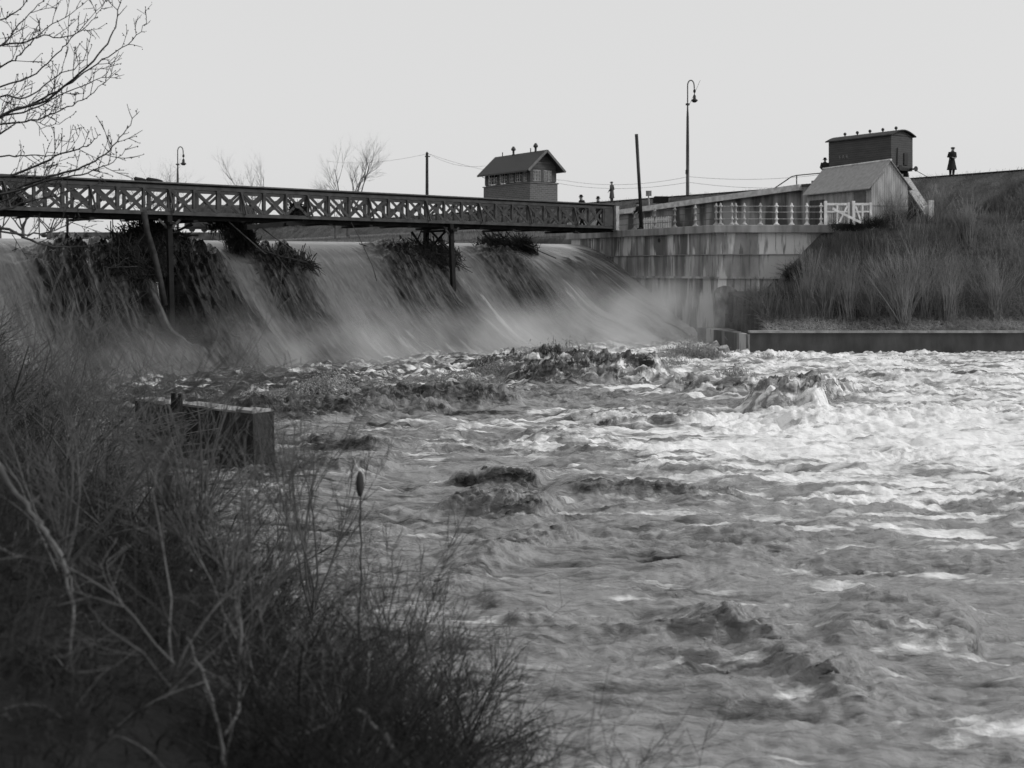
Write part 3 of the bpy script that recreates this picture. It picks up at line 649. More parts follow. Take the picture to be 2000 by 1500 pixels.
# hand rail at the top of the steps
hr = empty('pipe_handrail', tuple(P(1505, 372, 70)), 0, 'bent pipe handrail above the retaining wall left of the shed', 'handrail'); o_ = P(1505, 372, 70)
def rr_(px, py, d): v = P(px, py, d)-o_; return (v.x, v.y, v.z)
MB().tube([rr_(1503, 374, 70.5), rr_(1530, 356, 70.2), rr_(1546, 345, 70), rr_(1556, 342.5, 69.8), rr_(1615, 337, 68)], .035, 6).build('rail', M['iron'], hr, True)
MB().tube([rr_(1556, 343, 69.8), rr_(1556, 368, 69.8)], .035, 6).build('post', M['iron'], hr)

# ------------------------------------------------------------------ shed
A_ = np.array([18.26, 60.0]); dB = np.array([-.342, .940]); ang = math.atan2(dB[1], dB[0])
sh = empty('plank_shed', (A_[0], A_[1], 2.0), ang, 'weathered timber plank shed with a plain sheet roof beside the pier head', 'shed')
LS, WS, HE, HR = 5.5, 2.25, 2.25, 3.5      # local x back-left along the front, local y negative = to the right
q = MB(); q.box(0, LS, -.06, 0, -.6, HE-.02); q.build('front_wall', M['shed_wall'], sh)
def gable(x):
    q = MB(); pts = [(-.0, -.6), (-.0, HE), (-WS/2, HR), (-WS, HE), (-WS, -.6)]
    q.add([(x-.04, y, z) for y, z in pts]+[(x+.04, y, z) for y, z in pts], [tuple(range(5)), tuple(range(5, 10))[::-1]]+[(i, i+5, (i+1) % 5+5, (i+1) % 5) for i in range(5)]); return q
gable(-.045).build('gable_wall', M['shed_wall'], sh); gable(LS+.045).build('gable_wall', M['shed_wall'], sh)
q = MB(); q.box(0, LS, -WS, -WS+.06, -.6, HE-.02); q.build('back_wall', M['shed_wall'], sh)
def slope(y0, z0, y1, z1):
    q = MB(); t = .05; q.add([(-.18, y0, z0), (LS+.2, y0, z0), (LS+.2, y1, z1), (-.18, y1, z1), (-.18, y0, z0+t), (LS+.2, y0, z0+t), (LS+.2, y1, z1+t), (-.18, y1, z1+t)], [(0,1,2,3),(7,6,5,4),(0,4,5,1),(1,5,6,2),(2,6,7,3),(3,7,4,0)]); return q
rf = slope(.22, HE-.2, -WS/2, HR+.03).build('roof', M['shed_roof'], sh)
slope(-WS-.22, HE-.2, -WS/2, HR+.03).build('roof', M['shed_roof'], sh)
MB().tube([(-.2, -WS/2, HR+.08), (LS+.22, -WS/2, HR+.08)], .06, 6).build('ridge_cap', M['coping'], sh)
MB().bar((-.12, .03, HE-.02), (-.12, -WS/2*.65, HE+.72), .04, .12).build('barge_board', M['greypaint'], sh)
MB().box(3.95, 5.3, .004, .045, -.4, 1.75).build('door', M['shed_dark'], sh)
MB().box(3.9, 5.35, .047, .07, 1.35, 1.45).build('door_rail', M['greypaint'], sh)
MB().box(.35, 1.35, .004, .03, 1.35, 2.0).build('wall_patch', M['shed_patch'], sh)
MB().box(.08, 1.35, .004, .025, .55, 1.2).build('wall_patch', M['shed_patch'], sh)
MB().box(2.3, 3.5, .004, .035, .55, 1.2).build('shutter', M['shed_dark'], sh)
MB().box(-.11, -.087, -WS+.02, -.02, 1.2, 1.24).build('batten', M['greypaint'], sh)

# white yard gates in front of the shed
def yard_gate(label, x0, x1, d, flip):
    w = x1-x0; g = empty('yard_gate', (x0, d, 2.22), 0, label, 'gate', 'white yard gates in front of the shed')
    MB().box(0, .13, -.06, .06, 0, 1.2).build('gate_post', M['white'], g)
    MB().box(w-.1, w, -.05, .05, .05, 1.12).build('stile', M['white'], g)
    MB().box(w*.48, w*.48+.09, -.05, .05, .05, 1.06).build('stile', M['white'], g)
    MB().box(.13, w-.1, -.03, .03, .98, 1.1).build('rail', M['white'], g); MB().box(.13, w-.1, -.03, .03, .62, .70).build('rail', M['white'], g)
    a, b3 = (.15, w*.46) if flip else (w*.5+.1, w-.12)
    MB().bar((a, -.045, .95 if flip else .1), (b3, -.045, .1 if flip else .95), .03, .09).build('brace', M['white'], g)
    q = MB()
    for k in range(int(w/.12)): q.box(.14+k*.12, .14+k*.12+.095, .035, .055, .05, .97)
    q.build('boards', M['offwhite'], g)
    return g
yard_gate('white boarded yard gate at the shed, the left one with a slipped rail', 15.75, 17.02, 59.4, False)
yard_gate('white boarded yard gate at the near corner of the shed, the right one', 17.15, 18.12, 59.35, True)
tag(MB().bar((16.1, 59.15, 3.03), (17.5, 59.05, 2.32), .05, .12).build('slipped_rail', M['white']), 'white rail slipped down slantwise across the left yard gate', 'rail')

# ------------------------------------------------------------------ railway van on the track
VO = RA+RN*1.46; tv = ((23.7-VO[0])*RD[0]+(73.6-VO[1])*RD[1]); V0 = VO+RD*tv
vn = empty('railway_van', (V0[0], V0[1], 5.4), RANG, 'dark boarded goods van with a curved roof standing on the track', 'railway van')
LV, WV = 5.0, -2.1       # local x receding, local y negative = away from river
q = MB(); q.box(0, LV, WV, 0, 1.0, 3.0); q.build('body', M['van'], vn)
q = MB()     # end panels up to the curve and roof shell
nA = 14; prof = [(.14*(1)-(2.1+.28)*k/nA, 3.0+.36*math.sin(math.pi*k/nA)) for k in range(nA+1)]
vs = []; fs = []
for x in (-.18, LV+.18):
    for y, z in prof: vs.append((x, y, z))
    for y, z in prof: vs.append((x, y, z-.07))
n1 = nA+1
for k in range(nA):
    fs += [(k, k+1, 2*n1+k+1, 2*n1+k), (n1+k, 3*n1+k, 3*n1+k+1, n1+k+1), (k, n1+k, n1+k+1, k+1), (2*n1+k, 2*n1+k+1, 3*n1+k+1, 3*n1+k)]
fs += [(0, 2*n1, 3*n1, n1), (nA, n1+nA, 3*n1+nA, 2*n1+nA)]
q.add(vs, fs).build('roof', M['van_roof'], vn)
for x in (0.0, LV-.05):
    q = MB(); pts = [(y*.88-.12, z-.075) for y, z in prof]
    n2 = len(pts); q.add([(x, y, z) for y, z in pts]+[(x+.05, y, z) for y, z in pts], [tuple(range(n2)), tuple(range(n2, 2*n2))[::-1]]+[(i, i+n2, (i+1) % n2+n2, (i+1) % n2) for i in range(n2)])
    q.build('end_board', M['van'], vn)
for k in range(5): MB().lathe([(.04, 0), (.04, .09), (.09, .13), (.105, .2), (.07, .26), (.02, .29)], (.45+k*1.02, -1.05, 3.33), 8).build('roof_vent', M['iron'], vn, True)
MB().box(-.05, LV+.05, WV+.1, -.1, .78, .995).build('underframe', M['iron_black'], vn)
for y in (-.3, WV+.3):
    q = MB(); q.tube([(-.05, y, .9), (-.45, y, .9)], .06, 8); q.tube([(-.45, y, .9), (-.5, y, .9)], .17, 12); q.build('buffer', M['iron_black'], vn)
for x in (.5, LV-.9):
    for y in (-.35, WV+.35):
        q = MB(); q.tube([(x, y-.05, .5), (x, y+.05, .5)], .46, 18); q.tube([(x, y+.05, .5), (x, y+.09, .5)], .1, 8)
        q.build('wheel', M['iron'], vn)
    MB().tube([(x, -.3, .5), (x, WV+.3, .5)], .06, 8).build('axle', M['iron_black'], vn)
    MB().bar((x-.55, -.18, .72), (x+.55, -.18, .72), .06, .08).bar((x, -.18, .78), (x, -.18, .42), .08, .3).build('spring', M['iron_black'], vn)
MB().tube([(-.03, -.55, 1.1), (-.06, -.55, 2.2)], .03, 6).build('brake_pipe', M['iron_black'], vn)
MB().box(-.06, -.01, -1.55, -1.2, 1.15, 1.9).build('end_door', M['iron_black'], vn)
tc = bpy.data.curves.new('lettering', 'FONT'); tc.body = 'S A R'; tc.size = .34; tc.extrude = .004; tc.align_x = 'CENTER'
to = bpy.data.objects.new('lettering', tc); COL.objects.link(to); tc.materials.append(M['greypaint'])
bpy.context.evaluated_depsgraph_get().update()
lm = bpy.data.meshes.new_from_object(to.evaluated_get(bpy.context.evaluated_depsgraph_get())); bpy.data.objects.remove(to); to = link('lettering', lm, None)
to.parent = vn; to.location = (3.75, .012, 1.78); to.rotation_euler = (R(90), 0, R(180))
# rails and ballast edge
tkk = empty('railway_track', (RA[0], RA[1], 5.4), RANG, 'railway track on top of the grassy embankment', 'railway track')
for y in (-1.77, -3.2): MB().box(-26, 120, y-.035, y+.035, .06, .2).build('rail', M['iron_black'], tkk)
q = MB()
for k in range(180): q.box(-26+k*.8, -26+k*.8+.24, -3.7, -1.25, -.02, .06)
q.build('sleepers', M['timber_dark'], tkk)
tag(MB().box(-26, 120, -.16, .06, -.12, .05).build('edge_timber', M['timber_dark'], None), 'long dark edging timber along the top of the railway embankment', 'edging')
o = bpy.data.objects['edge_timber']; o.location = (RA[0], RA[1], 5.4); o.rotation_euler = (0, 0, RANG)
rod('stay_wire', P(1778, 327, 74), P(1814, 347, 69.5), .02, 'stay cable slanting from under the van down to the embankment edge', 'cable')

# ------------------------------------------------------------------ signal box
SB0 = P(1036, 525, 105)
sb = empty('signal_box', (SB0.x, SB0.y, 5.0), RANG, 'tall signal box with brick base, glazed upper room and pitched roof on the embankment', 'signal box')
LB, WB = 7.4, 2.75; ZS = 2.76; ZE = 3.86; OV = .14
MB().box(-OV, LB+OV, -WB-OV, OV, -2, ZS-.12).build('brick_base', M['brick'], sb)
MB().box(-OV-.08, LB+OV+.08, -WB-OV-.08, OV+.08, ZS-.118, ZS-.03).build('sill_course', M['box_frame'], sb)
MB().box(0, LB, -WB, 0, ZS-.028, ZS+.06).build('floor_beam', M['box_wood'], sb)
MB().box(0, LB, -WB, 0, ZE+.01, ZE+.1).build('ceiling', M['box_wood'], sb)
def sbwin(x0, x1, face, nm):
    """a sash window: frame with muntins, pane as sub-part"""
    q = MB(); z0, z1 = ZS+.10, ZE-.02; w = .035
    def bx(a, b_, c, d):
        if face in ('front', 'back'):
            y = 0 if face == 'front' else -WB; q.box(a, b_, y-.03, y+.03, c, d)
        else:
            x = 0 if face == 'near' else LB; q.box(x-.03, x+.03, -b_, -a, c, d)
    bx(x0, x0+w, z0, z1); bx(x1-w, x1, z0, z1); bx(x0+w, x1-w, z0, z0+w); bx(x0+w, x1-w, z1-w, z1)
    for k in range(1, nm): xx = x0+(x1-x0)*k/nm; bx(xx-.014, xx+.014, z0+w, z1-w)
    for k in (1, 2): zz = z0+(z1-z0)*k/3; bx(x0+w, x1-w, zz-.012, zz+.012)
    f = q.build('window', M['muntin'], sb)
    g = MB()
    if face in ('front', 'back'):
        y = 0 if face == 'front' else -WB; g.box(x0+w, x1-w, y-.045, y-.036, z0+w, z1-w)
    else:
        x = 0 if face == 'near' else LB; g.box(x-.045, x-.036, -x1+w, -x0-w, z0+w, z1-w)
    g.build('pane', M['glass'], f)
def sbwall(a, b_, face):
    q = MB()
    if face in ('front', 'back'):
        y = 0 if face == 'front' else -WB; q.box(a, b_, y-.06, y+.055, ZS+.062, ZE+.008)
    else:
        x = 0 if face == 'near' else LB; q.box(x-.055, x+.06, -b_, -a, ZS+.062, ZE+.008)
    q.build('wall_panel', M['box_wood'], sb)
spans = [(.45, 1.15), (1.35, 2.35), (2.55, 3.3), (3.75, 4.95), (5.35, 6.9)]
for face in ('front', 'back'):
    x = -.06
    for a, b_ in spans: sbwall(x, a, face); sbwin(a, b_, face, 3); x = b_
    sbwall(x, LB+.06, face)
for face in ('near', 'far'):
    x = .07
    for a, b_ in ((.28, 1.12), (1.42, 2.3)): sbwall(x, a, face); sbwin(a, b_, face, 3); x = b_
    sbwall(x, WB-.07, face)
RH = 5.56; eo = .66
def sbslope(y0, z0):
    q = MB(); t = .09; xa, xb = -.62, LB+.5; v = [(xa, y0, z0), (xb, y0, z0), (xb, -WB/2, RH), (xa, -WB/2, RH)]
    q.add(v+[(x, y, z+t) for x, y, z in v], [(0,1,2,3),(7,6,5,4),(0,4,5,1),(1,5,6,2),(2,6,7,3),(3,7,4,0)]); return q
zl = ZE-.16
sbslope(eo, zl).build('roof', M['box_roof'], sb); sbslope(-WB-eo, zl).build('roof', M['box_roof'], sb)
for x in (-.02, LB-.04):
    q = MB(); k = (RH-zl)/(WB/2+eo); pts = [(0, ZE+.1), (0, zl+k*eo-.02), (-WB/2, RH-.02), (-WB, zl+k*eo-.02), (-WB, ZE+.1)]
    q.add([(x, y, z) for y, z in pts]+[(x+.06, y, z) for y, z in pts], [tuple(range(5)), tuple(range(5, 10))[::-1]]+[(i, i+5, (i+1) % 5+5, (i+1) % 5) for i in range(5)]); q.build('gable', M['box_wood'], sb)
q = MB(); q.bar((-.66, eo, zl+.02), (-.66, -WB/2, RH+.02), .07, .2); q.bar((-.66, -WB-eo, zl+.02), (-.66, -WB/2, RH+.02), .07, .2); q.build('barge_board', M['box_frame'], sb)
MB().box(-.5, LB+.4, eo-.02, eo+.06, zl-.06, zl+.08).build('gutter', M['iron'], sb)
MB().box(-.06, -.03, -WB+.6, -.6, ZE+.62, ZE+.68).build('gable_vent', M['box_frame'], sb)
for x in (1.15, 4.75): MB().lathe([(.13, 0), (.1, .12), (.1, .38), (.2, .44), (.22, .55), (.16, .68), (.12, .72), (.08, .8)], (x, -WB/2, RH+.03), 10).build('roof_ventilator', M['iron'], sb, True)
for x in (1.95, 6.6): MB().lathe([(.05, 0), (.05, .35), (.08, .38)], (x, -WB/2, RH+.05), 6).build('finial', M['iron'], sb)
MB().tube([(LB-.1, .05, ZE-.35), (LB, eo*.6, zl-.05)], .03, 6).build('eaves_bracket', M['iron'], sb)
q = MB(); q.tube([(3.2, OV-.02, 1.0), (3.2, OV+.02, 1.0)], .42, 16); q.build('arched_opening', M['iron_black'], sb)
MB().box(-OV-.02, -OV+.02, -2.2, -1.55, .35, .62).build('wall_vent', M['iron_black'], sb)

# carriage on the far embankment
t_ = 0
cp_ = P(362, 525, 160); cr = empty('railway_carriage', (cp_.x, cp_.y, 4.95), R(8), 'distant railway carriage with a row of small windows seen under the bridge at left', 'carriage')
MB().box(0, 9.2, -1, 1, .75, 3.3).build('body', M['wingface'], cr)
q = MB(); q.tube([(-.15, 0, 2.62), (9.35, 0, 2.62)], 1.16, 20); q.build('roof', M['iron'], cr)
for k in range(9): MB().box(.6+k*.95, 1.1+k*.95, -1.03, -.99, 1.75, 2.2).build('window', M['greypaint'], cr)
for x in (1, 2.6, 6.6, 8.2): MB().tube([(x, -.95, .42), (x, -.8, .42)], .42, 12).build('wheel', M['iron_black'], cr)
MB().box(.1, 9.1, -.9, .9, .45, .74).build('underframe', M['iron_black'], cr)
q = MB(); q.box(-22, 30, 0, 6, .0, 4.9); tag(q.build('far_embankment_wall', M['bank_right']), 'distant low grey embankment under the far carriage', 'embankment').location = (cp_.x+4, cp_.y-2.2, 0)

# ------------------------------------------------------------------ lamps, poles, sign
def street_lamp(base, H, scale, lean, label, rb=.13):
    r = empty('street_lamp', tuple(base), 0, label, 'street lamp', 'swan neck street lamps'); s = scale
    MB().lathe([(rb*1.3, -1.2), (rb*1.3, 0), (rb, .02), (rb*.92, H*.42), (rb*.72, H*.68), (rb*.66, H*.70), (.055*s, H*.76), (.05*s, H*.80)], (0, 0, 0), 10).build('pole', M['iron'], r, True)
    MB().box(-.14*s, .02, -.12*s, .12*s, H*.2, H*.235).build('switch_box', M['iron_black'], r)
    MB().box(-.13*s, .13*s, -.1*s, .1*s, H*.785, H*.80).build('collar', M['iron'], r)
    w = .23*s; top = H-.03
    pts = [(0, 0, H*.79), (-.0, 0, top-w*2.2)]+[(w-w*math.cos(a), 0, top-w*1.6+w*1.6*math.sin(a)) for a in np.linspace(.1, math.pi-.1, 10)]+[(2*w+.02, 0, top-w*2.6)]
    MB().tube(pts, .042*s, 8).build('swan_neck', M['iron'], r, True)
    z = top-w*2.6
    MB().lathe([(.03*s, -.02), (.09*s, .0-.1*s), (.09*s, -.25*s), (.03*s, -.3*s), (.03*s, -.42*s), (.1*s, -.5*s), (.11*s, -.72*s), (.24*s, -.82*s), (.24*s, -.87*s), (.1*s, -.98*s)], (2*w+.03, 0, z), 10).build('lantern', M['iron_black'], r, True)
    return r
p = P(1343, 386, 88); l1 = street_lamp(p, 8.8, 1.05, 0, 'tall street lamp with a swan neck standing behind the railway embankment')
p = P(347, 455, 100); l2 = street_lamp(p, 7.35, 1.0, 0, 'smaller distant swan neck street lamp rising behind the bridge at left', .12)
q = MB(); a_ = P(1360, 180, 88)-P(1343, 386, 88); q.tube([(.15, 0, a_.z-.9), (.95, 0, a_.z+.9)], .012, 5); q.build('guy_wire', M['iron'], l1)
tp = empty('telegraph_pole', tuple(P(834, 418, 116)), 0, 'plain telegraph pole behind the middle of the footbridge', 'telegraph pole')
MB().lathe([(.17, -.5), (.13, 5.9), (.14, 6.0), (.05, 6.12)], (0, 0, 0), 8).build('pole', M['iron_black'], tp)
MB().box(-.2, .3, -.04, .04, 5.62, 5.72).build('cross_arm', M['iron_black'], tp)
rod('leaning_pole', P(1253, 440, 66), P(1243, 262, 66), .1, 'tall thin dark pole leaning left beside the man at the railing', 'pole', M['iron_black'])
def wire(name, pts, r, label):
    q = MB(); P3 = []
    for i in range(len(pts)-1):
        a, b3 = pts[i], pts[i+1]
        for k in range(12):
            t = k/12; v = a.lerp(b3, t); v.z -= .5*4*t*(1-t); P3.append(v)
    P3.append(pts[-1]); q.tube(P3, r, 4); tag(q.build(name, M['greypaint']), label, 'wire')
tpp = P(836, 300, 116)
wire('overhead_wire', [P(640, 315, 150), tpp, P(1100, 352, 105), P(1345, 345, 88), P(1700, 325, 84)], .012, 'long overhead wire running from the telegraph pole past the tall lamp')
wire('overhead_wire', [tpp, P(948, 324, 112)], .012, 'short overhead wire from the telegraph pole to the signal box roof')
wire('overhead_wire', [P(1085, 357, 107), P(1345, 356, 88.5), P(1700, 352, 84)], .012, 'lower overhead wire running right from the signal box')
sg_ = empty('track_sign', tuple(P(1269, 400, 84)), 0, 'small white board sign on a post on the grassy embankment', 'sign')
MB().tube([(0, 0, -.3), (-.1, 0, .75)], .05, 6).build('post', M['offwhite'], sg_)
MB().box(-.28, .12, -.08, -.05, .62, 1.0).build('board', M['greypaint'], sg_)
tag(MB().box(-.55, .55, -.3, .3, -.2, .2).box(-.45, .5, -.25, .3, .2, .28).build('sleeper_stack', M['timber_dark']), 'low stack of dark sleepers on the edge of the railway embankment', 'timber stack').location = P(1290, 391, 87.4)
for px, d, y0, y1, rr, lab in ((132, 95, 373, 463, .1, 'thicker dark post seen behind the left part of the bridge'), (77, 110, 400, 463, .05, 'thin post seen under the bridge at far left'), (221, 110, 410, 463, .05, 'thin post seen under the bridge beside the big brush heap')):
    rod('far_post', P(px, y1+4, d), P(px-1.5, y0, d), rr, lab, 'post', M['iron_black'])
# small heads / posts on the far shore
for k, (px, lab) in enumerate(((86, 'small dark float on the pool at far left'), (111, 'small dark float on the pool, second from the left'), (168, 'small dark float on the pool, near the big brush heap'))):
    tag(MB().ball(P(px, 460, 56), (.16, .1, .1), 8, 5).build('pool_float', M['iron_black'], None, True), lab, 'float', 'floats on the pool')

# ------------------------------------------------------------------ fences beyond the pool
def fence_line(name, r_, t0, t1, z, hgt, m_, label, pitch=.16, wd=.09):
    base = RA+RN*r_+RD*t0; f = empty(name, (base[0], base[1], z), RANG, label, 'fence'); L_ = t1-t0
    q = MB(); k = 0; x = 0
    while x < L_:
        hh = hgt*random.uniform(.96, 1.03); q.box(x, x+wd, 0, .03, 0, hh-.08); q.add([(x, 0, hh-.08), (x+wd, 0, hh-.08), (x+wd/2, 0, hh), (x, .03, hh-.08), (x+wd, .03, hh-.08), (x+wd/2, .03, hh)], [(0, 1, 2), (3, 5, 4), (0, 2, 5, 3), (1, 4, 5, 2)]); x += pitch
    q.build('pickets', m_, f)
    for zz in (.25, hgt*.78): MB().box(0, L_, -.08, -.005, zz, zz+.09).build('rail', m_, f)
    n = int(L_/2.5)
    for k in range(min(n, 60)): MB().box(k*2.5, k*2.5+.12, -.2, -.085, -.2, hgt*.95).build('post', m_, f)
fence_line('picket_fence', -6.0, 22, 92, 2.2, 1.2, M['greypaint'], 'long grey picket fence on the far bank seen under the footbridge')
fence_line('picket_gate', -8.2, 15.6, 18.6, 2.3, 1.15, M['white'], 'short white picket fence just right of the end of the footbridge', .17, .085)
fence_line('white_panels', -8.4, 21.5, 26.5, 2.25, 1.1, M['offwhite'], 'pale picket fence glimpsed through the right end of the footbridge lattice', .2, .09)

# ------------------------------------------------------------------ people
def skin_mesh(joints, edges):
    """joints: list of (x,y,z,rx,ry) -> one continuous surface"""
    me = bpy.data.meshes.new('tmp'); me.from_pydata([j[:3] for j in joints], edges, []); o = bpy.data.objects.new('tmp', me); COL.objects.link(o)
    md = o.modifiers.new('s', 'SKIN'); md.use_smooth_shade = True
    for i, j in enumerate(joints): me.skin_vertices[0].data[i].radius = (j[3], j[4] if len(j) > 4 else j[3])
    me.skin_vertices[0].data[0].use_root = True
    sm = o.modifiers.new('d', 'SUBSURF'); sm.levels = 1; sm.render_levels = 1
    dg = bpy.context.evaluated_depsgraph_get(); dg.update(); r = bpy.data.meshes.new_from_object(o.evaluated_get(dg))
    bpy.data.objects.remove(o); return r
def person(loc, rz, label, hat='cap', coat='long', cm='coat', pose='stand', H=1.72):
    """local -Y is the way the person faces"""
    p = empty('person', loc, rz, label, 'person'); k = H/1.72
    lean = {'stand': 0, 'lean': .22, 'walk': .05, 'bend': .1}[pose]
    def T(x, y, z):
        if z > .95: y -= lean*(z-.95)/.6*(1.0)
        return (x*k, y*k, z*k)
    arms = {'stand': [(.20, .0, 1.42), (.26, .04, 1.14), (.22, -.14, .98)], 'walk': [(.20, 0, 1.42), (.24, .06, 1.15), (.22, -.05, .92)],
            'lean': [(.20, 0, 1.42), (.27, -.12, 1.18), (.22, -.38, 1.08)], 'bend': [(.17, .01, 1.41), (.235, .03, 1.17), (.10, -.22, 1.10)]}[pose]
    J = [T(0, 0, .95)+(.13, .10), T(0, .0, 1.15)+(.13, .10), T(0, 0, 1.36)+(.15, .10), T(0, 0, 1.47)+(.055, .055), T(0, -.01, 1.53)+(.085, .095), T(0, -.01, 1.60)+(.10, .12), T(0, 0, 1.68)+(.085, .10), T(0, -.115, 1.585)+(.014, .014)]
    Eg = [(0, 1), (1, 2), (2, 3), (3, 4), (4, 5), (5, 6), (5, 7)]
    for s in (-1, 1):
        b0 = len(J); a = arms; w = Vector(a[2]); el = Vector(a[1]); dr = (w-el).normalized()
        J += [T(s*a[0][0], a[0][1], a[0][2])+(.055,), T(s*a[1][0], a[1][1], a[1][2])+(.042,), T(s*a[2][0], a[2][1], a[2][2])+(.028,)]
        hp = w+dr*.07; J.append(T(s*hp.x, hp.y, hp.z)+(.032, .02))
        Eg += [(2, b0), (b0, b0+1), (b0+1, b0+2), (b0+2, b0+3)]
        side = Vector((1, 0, 0)); cu = Vector((0, 0, -1))
        for f in range(4):
            ln = (.075, .085, .08, .06)[f]; b1 = hp+side*((f-1.5)*.02)+dr*.03; t1 = b1+dr*ln*.6+cu*.012; t2 = t1+dr*ln*.3+cu*.03
            i0 = len(J); J += [T(s*b1.x, b1.y, b1.z)+(.009,), T(s*t1.x, t1.y, t1.z)+(.008,), T(s*t2.x, t2.y, t2.z)+(.007,)]; Eg += [(b0+3, i0), (i0, i0+1), (i0+1, i0+2)]
        th = hp-side*.04; i0 = len(J); t2 = th+dr*.04-side*.01; J += [T(s*th.x, th.y, th.z)+(.01,), T(s*t2.x, t2.y, t2.z)+(.009,)]; Eg += [(b0+3, i0), (i0, i0+1)]
        st = {'walk': .22, 'stand': .04, 'lean': .08, 'bend': .03}[pose]*s
        b0 = len(J); J += [T(s*.09, 0, .88)+(.095,), T(s*.10, -st*.5-.02, .48)+(.06,), T(s*.10, st*.4, .09)+(.04,), T(s*.11, st*.4-.12, .045)+(.04, .035)]
        Eg += [(0, b0), (b0, b0+1), (b0+1, b0+2), (b0+2, b0+3)]
    link('body', skin_mesh(J, Eg), M['skin'], p, True)
    # clothes
    q = MB()
    def ring(z, rx, ry, cy=0, n=14): return [T(rx*math.cos(2*math.pi*i/n), cy+ry*math.sin(2*math.pi*i/n), z) for i in range(n)]
    hem = .42 if coat == 'long' else (.78 if coat == 'short' else .38); fl = .30 if coat == 'flared' else (.24 if coat == 'long' else .20)
    rs = [ring(hem, fl, fl*.85), ring((hem+.98)/2, (fl+.18)/2, .17), ring(.98, .175, .135), ring(1.15, .18, .135), ring(1.30, .22, .15), ring(1.38, .21, .145), ring(1.44, .16, .12), ring(1.49, .09, .09)]
    vs = [v for r_ in rs for v in r_]; n = 14; fs = [(i*n+j, i*n+(j+1) % n, (i+1)*n+(j+1) % n, (i+1)*n+j) for i in range(len(rs)-1) for j in range(n)]
    q.add(vs, fs)
    for s in (-1, 1): q.tube([T(s*.12, .0, 1.38)]+[T(s*a[0], a[1], a[2]) for a in arms], [.06, .08, .075, .055], 8)
    co = q.build('coat', M[cm], p, True)
    q = MB()
    for s in (-1, 1):
        st = {'walk': .22, 'stand': .04, 'lean': .08, 'bend': .03}[pose]*s
        q.tube([T(s*.09, 0, .92), T(s*.10, -st*.5-.02, .48), T(s*.10, st*.4, .07)], [.11, .085, .065], 8)
    q.build('trousers', M[cm], p, True)
    q = MB()
    for s in (-1, 1):
        st = {'walk': .22, 'stand': .04, 'lean': .08, 'bend': .03}[pose]*s; q.ball(T(s*.105, st*.4-.07, .045), (.05, .14, .05), 8, 5)
    q.build('shoes', M['hat'], p, True)
    hc = T(0, -.01, 1.645)
    q = MB()
    if hat == 'bowler': q.lathe([(.155, -.005), (.16, .01), (.105, .012), (.103, .07), (.085, .12), (.04, .14)], hc, 14)
    elif hat == 'cap': q.lathe([(.105, -.01), (.12, .03), (.11, .065), (.05, .085)], hc, 12); q.add([(hc[0]-.08, hc[1]-.08, hc[2]+.01), (hc[0]+.08, hc[1]-.08, hc[2]+.01), (hc[0]+.05, hc[1]-.17, hc[2]), (hc[0]-.05, hc[1]-.17, hc[2]), (hc[0]-.08, hc[1]-.08, hc[2]+.025), (hc[0]+.08, hc[1]-.08, hc[2]+.025), (hc[0]+.05, hc[1]-.17, hc[2]+.012), (hc[0]-.05, hc[1]-.17, hc[2]+.012)], [(0,1,2,3),(7,6,5,4),(0,4,5,1),(1,5,6,2),(2,6,7,3),(3,7,4,0)])
    q.build('hat', M['hat'] if hat == 'bowler' else M[cm], p, True)
    MB().lathe([(.068, 0), (.07, .04)], T(0, -.005, 1.475), 10).build('collar', M['shirt'] if coat == 'short' else M[cm], p)
    return p
LEFT = R(-90)      # faces -X after turning from -Y
zdk = zb+.11
def on_bridge(px, u): s = s_at(px, u); return tuple(wp(s, u, zdk))
person(on_bridge(1137, -.75), LEFT+R(25), 'bowler hatted man in dark suit on the bridge, the left one of two', 'bowler', 'short', 'coat', 'walk', 1.84)
person(on_bridge(1170, -.75), LEFT+R(30), 'bowler hatted man in dark suit nearest the end of the bridge', 'bowler', 'short', 'coat', 'walk', 1.80)
person(tuple(P(1195, 397.5, 95)), R(-120), 'person in a knee length grey coat on the embankment above the bridge end', 'cap', 'long', 'coat_grey', 'stand', 1.76)
person((20.3, 76.4, 5.42), R(10), 'dark suited man half hidden behind the shed roof beside the railway van', 'bowler', 'short', 'coat', 'stand', 1.74)
person(tuple(P(1859, 344, 68.4)), R(8), 'person in a long flared dark coat and cap alone on the embankment at far right', 'cap', 'flared', 'coat', 'bend', 1.66)
person((7.6, 69.3, 2.31), R(-62), 'man in dark clothes leaning on the pier railing by the tall leaning pole', 'cap', 'short', 'coat', 'lean', 1.58)

